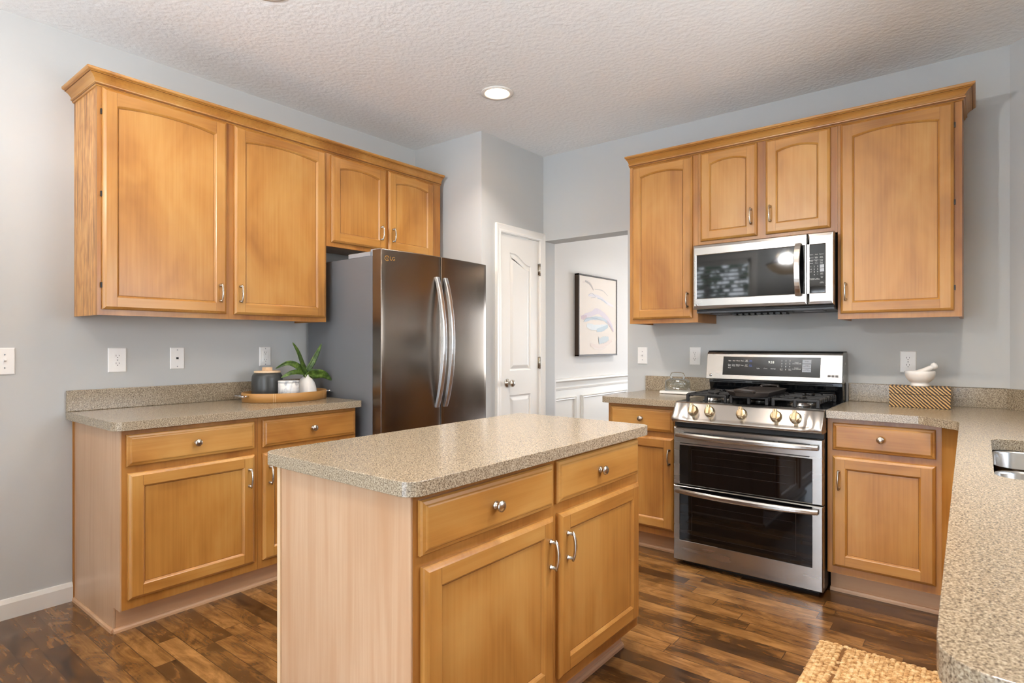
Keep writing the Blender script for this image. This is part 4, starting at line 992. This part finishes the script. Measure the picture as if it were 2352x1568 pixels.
tag(pe.build('pestle', M_ceram, loc=(3.199, -0.175, BZ)), 'white pestle leaning in the mortar bowl', 'pestle')

# ------------------------------------------------------------------ wall plates
def plate(kind, label, loc, rz, w_=0.07, h_=0.117):
    """front faces -y"""
    t = thing({'duplex': 'outlet', 'gfci': 'outlet', 'switch': 'light_switch', 'jack': 'phone_jack'}[kind], label, {'duplex': 'outlet', 'gfci': 'outlet', 'switch': 'switch', 'jack': 'jack'}[kind], loc, rz, 'white wall plates')
    m = MB()
    def rect(i, y): return [(-w_/2+i, y, -h_/2+i), (w_/2-i, y, -h_/2+i), (w_/2-i, y, h_/2-i), (-w_/2+i, y, h_/2-i)]
    m.loops([rect(0, -0.0005), rect(0, -0.003), rect(0.004, -0.006)], 0, True, True, True); m.build('plate', M_plate, t, bevel=0.001)
    def scr(z): q = MB(); q.lathe([(0.003, 0), (0.003, 0.0012), (0, 0.0012)], (0, -0.006, z), 'y', 12); q.build('screw', M_lgrey, t)
    def recept(zc, flat=False):
        q = MB(); sl = MB()
        if not flat:
            L = [[(0.0165*max(-1, min(1, 1.12*math.cos(2*math.pi*k/32))), yy, zc+0.0145*math.sin(2*math.pi*k/32)) for k in range(32)] for yy in (-0.006, -0.008)]
            q.loops(L, 0, True, False, True)
        y = -0.0082 if not flat else -0.0097
        sl.box(-0.0075, -0.0055, y, y+0.001, zc-0.001, zc+0.008); sl.box(0.0055, 0.0075, y, y+0.001, zc, zc+0.007); sl.box(-0.002, 0.002, y, y+0.001, zc-0.009, zc-0.005)
        if not flat: r = q.build('receptacle', M_plate, t)
        sl.build('slots', M_slot, t if flat else r)
    if kind == 'duplex':
        recept(0.0195); recept(-0.0195); scr(0)
    elif kind == 'gfci':
        q = MB(); q.box(-0.0165, 0.0165, -0.0095, -0.006, -0.033, 0.033); q.build('receptacle', M_plate, t, bevel=0.001)
        recept(0.022, True); recept(-0.022, True)
        q = MB(); q.box(-0.007, 0.0, -0.0105, -0.0095, -0.005, 0.005); q.box(0.002, 0.009, -0.0105, -0.0095, -0.005, 0.005); q.build('test_button', M_plate, t); scr(0.048); scr(-0.048)
    elif kind == 'switch':
        q = MB(); q.box(-0.005, 0.005, -0.0075, -0.006, -0.012, 0.012); q.prism([(-0.006, -0.004), (-0.018, 0.004), (-0.017, 0.010), (-0.006, 0.006)], 'x', -0.0045, 0.0045); q.build('toggle', M_plate, t); scr(0.03); scr(-0.03)
    else:
        q = MB(); q.box(-0.006, 0.006, -0.0065, -0.006, -0.005, 0.006); q.build('jack_socket', M_slot, t); scr(0.045); scr(-0.045)
    return t
plate('switch', 'white toggle switch plate at the left edge of the picture', (0, -3.222, 1.162), R(90), 0.075, 0.122)
plate('duplex', 'white duplex outlet above left counter, nearest the left end', (0, -2.7785, 1.158), R(90), 0.083, 0.124)
plate('jack', 'white phone jack plate in the middle above the left counter', (0, -2.492, 1.162), R(90), 0.074)
plate('gfci', 'white rectangular rocker style outlet above the dark canister', (0, -1.985, 1.163), R(90), 0.074)
plate('switch', 'white switch plate on grey wall left of the glass dome', (1.555, 0, 1.156), 0, 0.076, 0.12)
plate('duplex', 'white duplex outlet between glass dome and range backguard', (1.939, 0, 1.158), 0, 0.076, 0.119)
plate('duplex', 'white duplex outlet behind the mortar on the right', (3.134, 0, 1.142), 0, 0.076, 0.118)

# ------------------------------------------------------------------ painting in the dining room
pa = thing('painting', 'abstract pastel painting in thin dark frame on white wall', 'painting', (XH, 0.664, 1.127), R(90))
PW, PH = 0.715, 0.75
m = MB(); 
for (a, b, c, d) in ((0, PW, 0, 0.012), (0, PW, PH-0.012, PH), (0, 0.012, 0, PH), (PW-0.012, PW, 0, PH)): m.box(a, b, -0.045, -0.001, c, d)
m.build('frame', plain('dark_walnut_frame', (58, 42, 28), 0.5), pa)
m = MB(); m.box(0.014, PW-0.014, -0.040, -0.004, 0.014, PH-0.014); cv = m.build('canvas', plain('canvas_cream', (238, 228, 218), 0.8, bump=(300, 0.1)), pa)
def stroke(pts, wds, c):
    m = MB(); n = 24; P = [Vector((p[0]*PW, 0, (1-p[1])*PH)) for p in pts]; A_, B_ = [], []
    for k in range(n+1):
        s = k/n*(len(P)-1); i = min(int(s), len(P)-2); f = s-i
        p0, p1, p2, p3 = P[max(i-1,0)], P[i], P[i+1], P[min(i+2, len(P)-1)]
        q = 0.5*((2*p1)+(p2-p0)*f+(2*p0-5*p1+4*p2-p3)*f*f+(3*p1-p0-3*p2+p3)*f**3)
        d = (P[i+1]-P[i]).normalized(); nn = Vector((-d.z, 0, d.x)); ww = wds*PH*(0.5+0.5*math.sin(math.pi*min(1, k/n*0.9+0.08)))*(0.85+0.3*random.random())
        A_.append(tuple(q+nn*ww/2)); B_.append(tuple(q-nn*ww/2))
    m.loops([A_, B_], 0, False); global _sk; _sk += 0.00012
    m.build('brush_stroke', plain('paint', tuple(int(x*0.6+238*0.4) for x in c), 0.6), cv, (0, -0.0402-_sk, 0), recalc=False)
_sk = 0.0
stroke([(.10,.10),(.25,.08),(.36,.16)], .035, (226, 206, 190))
stroke([(.16,.08),(.28,.11),(.37,.18)], .03, (150, 134, 124)); stroke([(.40,.165),(.6,.17),(.75,.23)], .014, (176, 164, 154))
stroke([(.24,.25),(.47,.25),(.73,.32),(.9,.36)], .04, (214, 204, 208)); stroke([(.47,.27),(.6,.29),(.73,.33)], .015, (150, 164, 178)); stroke([(.24,.25),(.32,.22),(.42,.26),(.3,.28)], .01, (160, 154, 160))
stroke([(.06,.53),(.3,.48),(.5,.44),(.77,.55),(.9,.68)], .07, (198, 178, 190)); stroke([(.06,.53),(.12,.525),(.2,.51)], .05, (176, 140, 150))
stroke([(.14,.57),(.37,.53),(.64,.54),(.86,.63)], .04, (160, 176, 188)); stroke([(.2,.62),(.4,.645),(.75,.62)], .075, (202, 210, 214)); stroke([(.45,.68),(.6,.66),(.75,.62)], .06, (150, 174, 186)); stroke([(.12,.58),(.2,.535),(.4,.53),(.6,.55)], .008, (96, 118, 134))
stroke([(.72,.55),(.82,.62),(.9,.69)], .03, (166, 140, 152))
stroke([(.5,.82),(.62,.80),(.77,.78)], .085, (164, 178, 184)); stroke([(.29,.86),(.54,.885),(.86,.81)], .055, (216, 188, 172)); stroke([(.35,.9),(.55,.92),(.7,.89)], .02, (224, 204, 190)); stroke([(.5,.76),(.5,.80),(.52,.85)], .012, (110, 122, 130))

# ------------------------------------------------------------------ jute rug
def rug():
    m = MB(); x0, x1, ya, yb = 2.925, 3.46, -2.95, -1.16
    m.box(x0, x1, ya, yb, 0.001, 0.007, 1)
    rnd = random.Random(3)
    nx = int((x1-x0)/0.0165); ny = int((yb-ya)/0.0125)
    for i in range(nx):
        for j in range(ny):
            x = x0 + 0.008 + i*0.0165 + rnd.uniform(-0.002, 0.002); y = yb - 0.006 - j*0.0125 + (0.006 if i % 2 else 0) + rnd.uniform(-0.002, 0.002)
            if i == 5 and rnd.random() < 0.75: continue
            if y < ya or y < -2.2 and (j % 2): continue
            a = R(35 + rnd.uniform(-18, 18)) * (1 if i % 2 else 0.6); lx, ly, lz = 0.0125*rnd.uniform(.85, 1.15), 0.0072*rnd.uniform(.85, 1.15), 0.0062*rnd.uniform(.8, 1.25)
            L = []
            for (cs, h) in ((1.0, -0.2), (0.95, 0.3), (0.62, 0.78)):
                L.append([(x + cs*(lx*math.cos(q)*math.cos(a) - ly*math.sin(q)*math.sin(a)), y + cs*(lx*math.cos(q)*math.sin(a) + ly*math.sin(q)*math.cos(a)), 0.0085+lz*h) for q in [2*math.pi*k/8 for k in range(8)]])
            m.loops(L, 0, True, False, False, True); m.add(L[-1] + [(x, y, 0.0085+lz)], [(k, (k+1) % 8, 8) for k in range(8)], 0, True)
    return m.build('rug', [M_jute, plain('jute_backing', (120, 80, 40), 0.9)], recalc=False)
tag(rug(), 'chunky woven jute rug on the dark floor before the range', 'rug')

# ------------------------------------------------------------------ pendant lamp behind the camera (shows in the microwave glass)
pn = thing('pendant_light', 'cream bowl pendant lamp on brass rods, reflected in the microwave', 'lamp', (1.72, -4.12, H))
m = MB(); m.lathe([(0.07, -0.001), (0.07, -0.02), (0.03, -0.035), (0.0, -0.036)], seg=24); m.tube([(0, 0, -0.03), (0, 0, -0.36)], 0.006, 10, ref=(1,0,0))
for k in range(3):
    a = 2*math.pi*k/3+0.5; m.tube([(0, 0, -0.35), (0.17*math.cos(a), 0.17*math.sin(a), -0.60)], 0.005, 8, ref=(1,0,0))
m.build('rods', M_knobg, pn)
m = MB(); m.lathe([(0.21, -0.60), (0.20, -0.63), (0.15, -0.68), (0.08, -0.71), (0.0, -0.72)], seg=36); m.build('bowl_shade', plain('alabaster_shade', (244, 220, 176), 0.4, emit=(255, 214, 150), es=1.0), pn)
l = bpy.data.lights.new('bulb', 'POINT'); l.shadow_soft_size = 0.06; l.energy = BOWL_POWER; l.color = (0.98, 0.98, 1.0)
o = bpy.data.objects.new('bulb', l); COL.objects.link(o); o.parent = pn; o.location = (0, 0, -0.56)
m = MB(); m.lathe([(0.215, -0.595), (0.215, -0.605), (0.205, -0.605), (0.205, -0.595)], seg=36); m.build('rim_ring', M_matte, pn)

# ------------------------------------------------------------------ trees outside the windows
M_fol = plain('foliage', (62, 88, 50), 0.8); M_bark = plain('bark', (84, 66, 50), 0.9)
def tree(loc, hgt, rad, label, seed):
    rnd = random.Random(seed); t = thing('tree', label, 'tree', loc, 0, 'garden trees')
    m = MB(); m.tube([(0, 0, 0), (0.05, 0.02, hgt*0.4), (0, 0, hgt*0.85)], [0.13, 0.1, 0.03], 10, ref=(1,0,0)); m.build('trunk', M_bark, t)
    m = MB()
    for k in range(1600):
        a = rnd.uniform(0, 2*math.pi); u = rnd.uniform(-1, 1); r = rad*rnd.uniform(0.3, 1)**0.5*(1+0.25*math.sin(5*a)); c = math.sqrt(1-u*u)
        p = Vector((r*c*math.cos(a), r*c*math.sin(a), hgt*0.62 + u*hgt*0.38)); q = Euler((rnd.uniform(0, 6), rnd.uniform(0, 6), rnd.uniform(0, 6))).to_matrix(); s = rnd.uniform(0.06, 0.14)
        m.face([p + q @ Vector((-s, 0, 0)), p + q @ Vector((0, -s*0.5, 0)), p + q @ Vector((s, 0, 0)), p + q @ Vector((0, s*0.5, 0))])
    m.build('foliage', M_fol, t, recalc=False)
tree((-1.2, -9.5, -0.3), 4.6, 1.4, 'tall green tree outside the blind window, left in the microwave reflection', 1)
tree((1.9, -12.0, -0.3), 3.9, 1.3, 'smaller round green tree outside, right in the microwave reflection', 2)
tree((6.6, -13.0, -0.3), 5.2, 2.0, 'broad green tree beyond the patio door, out of view', 3)
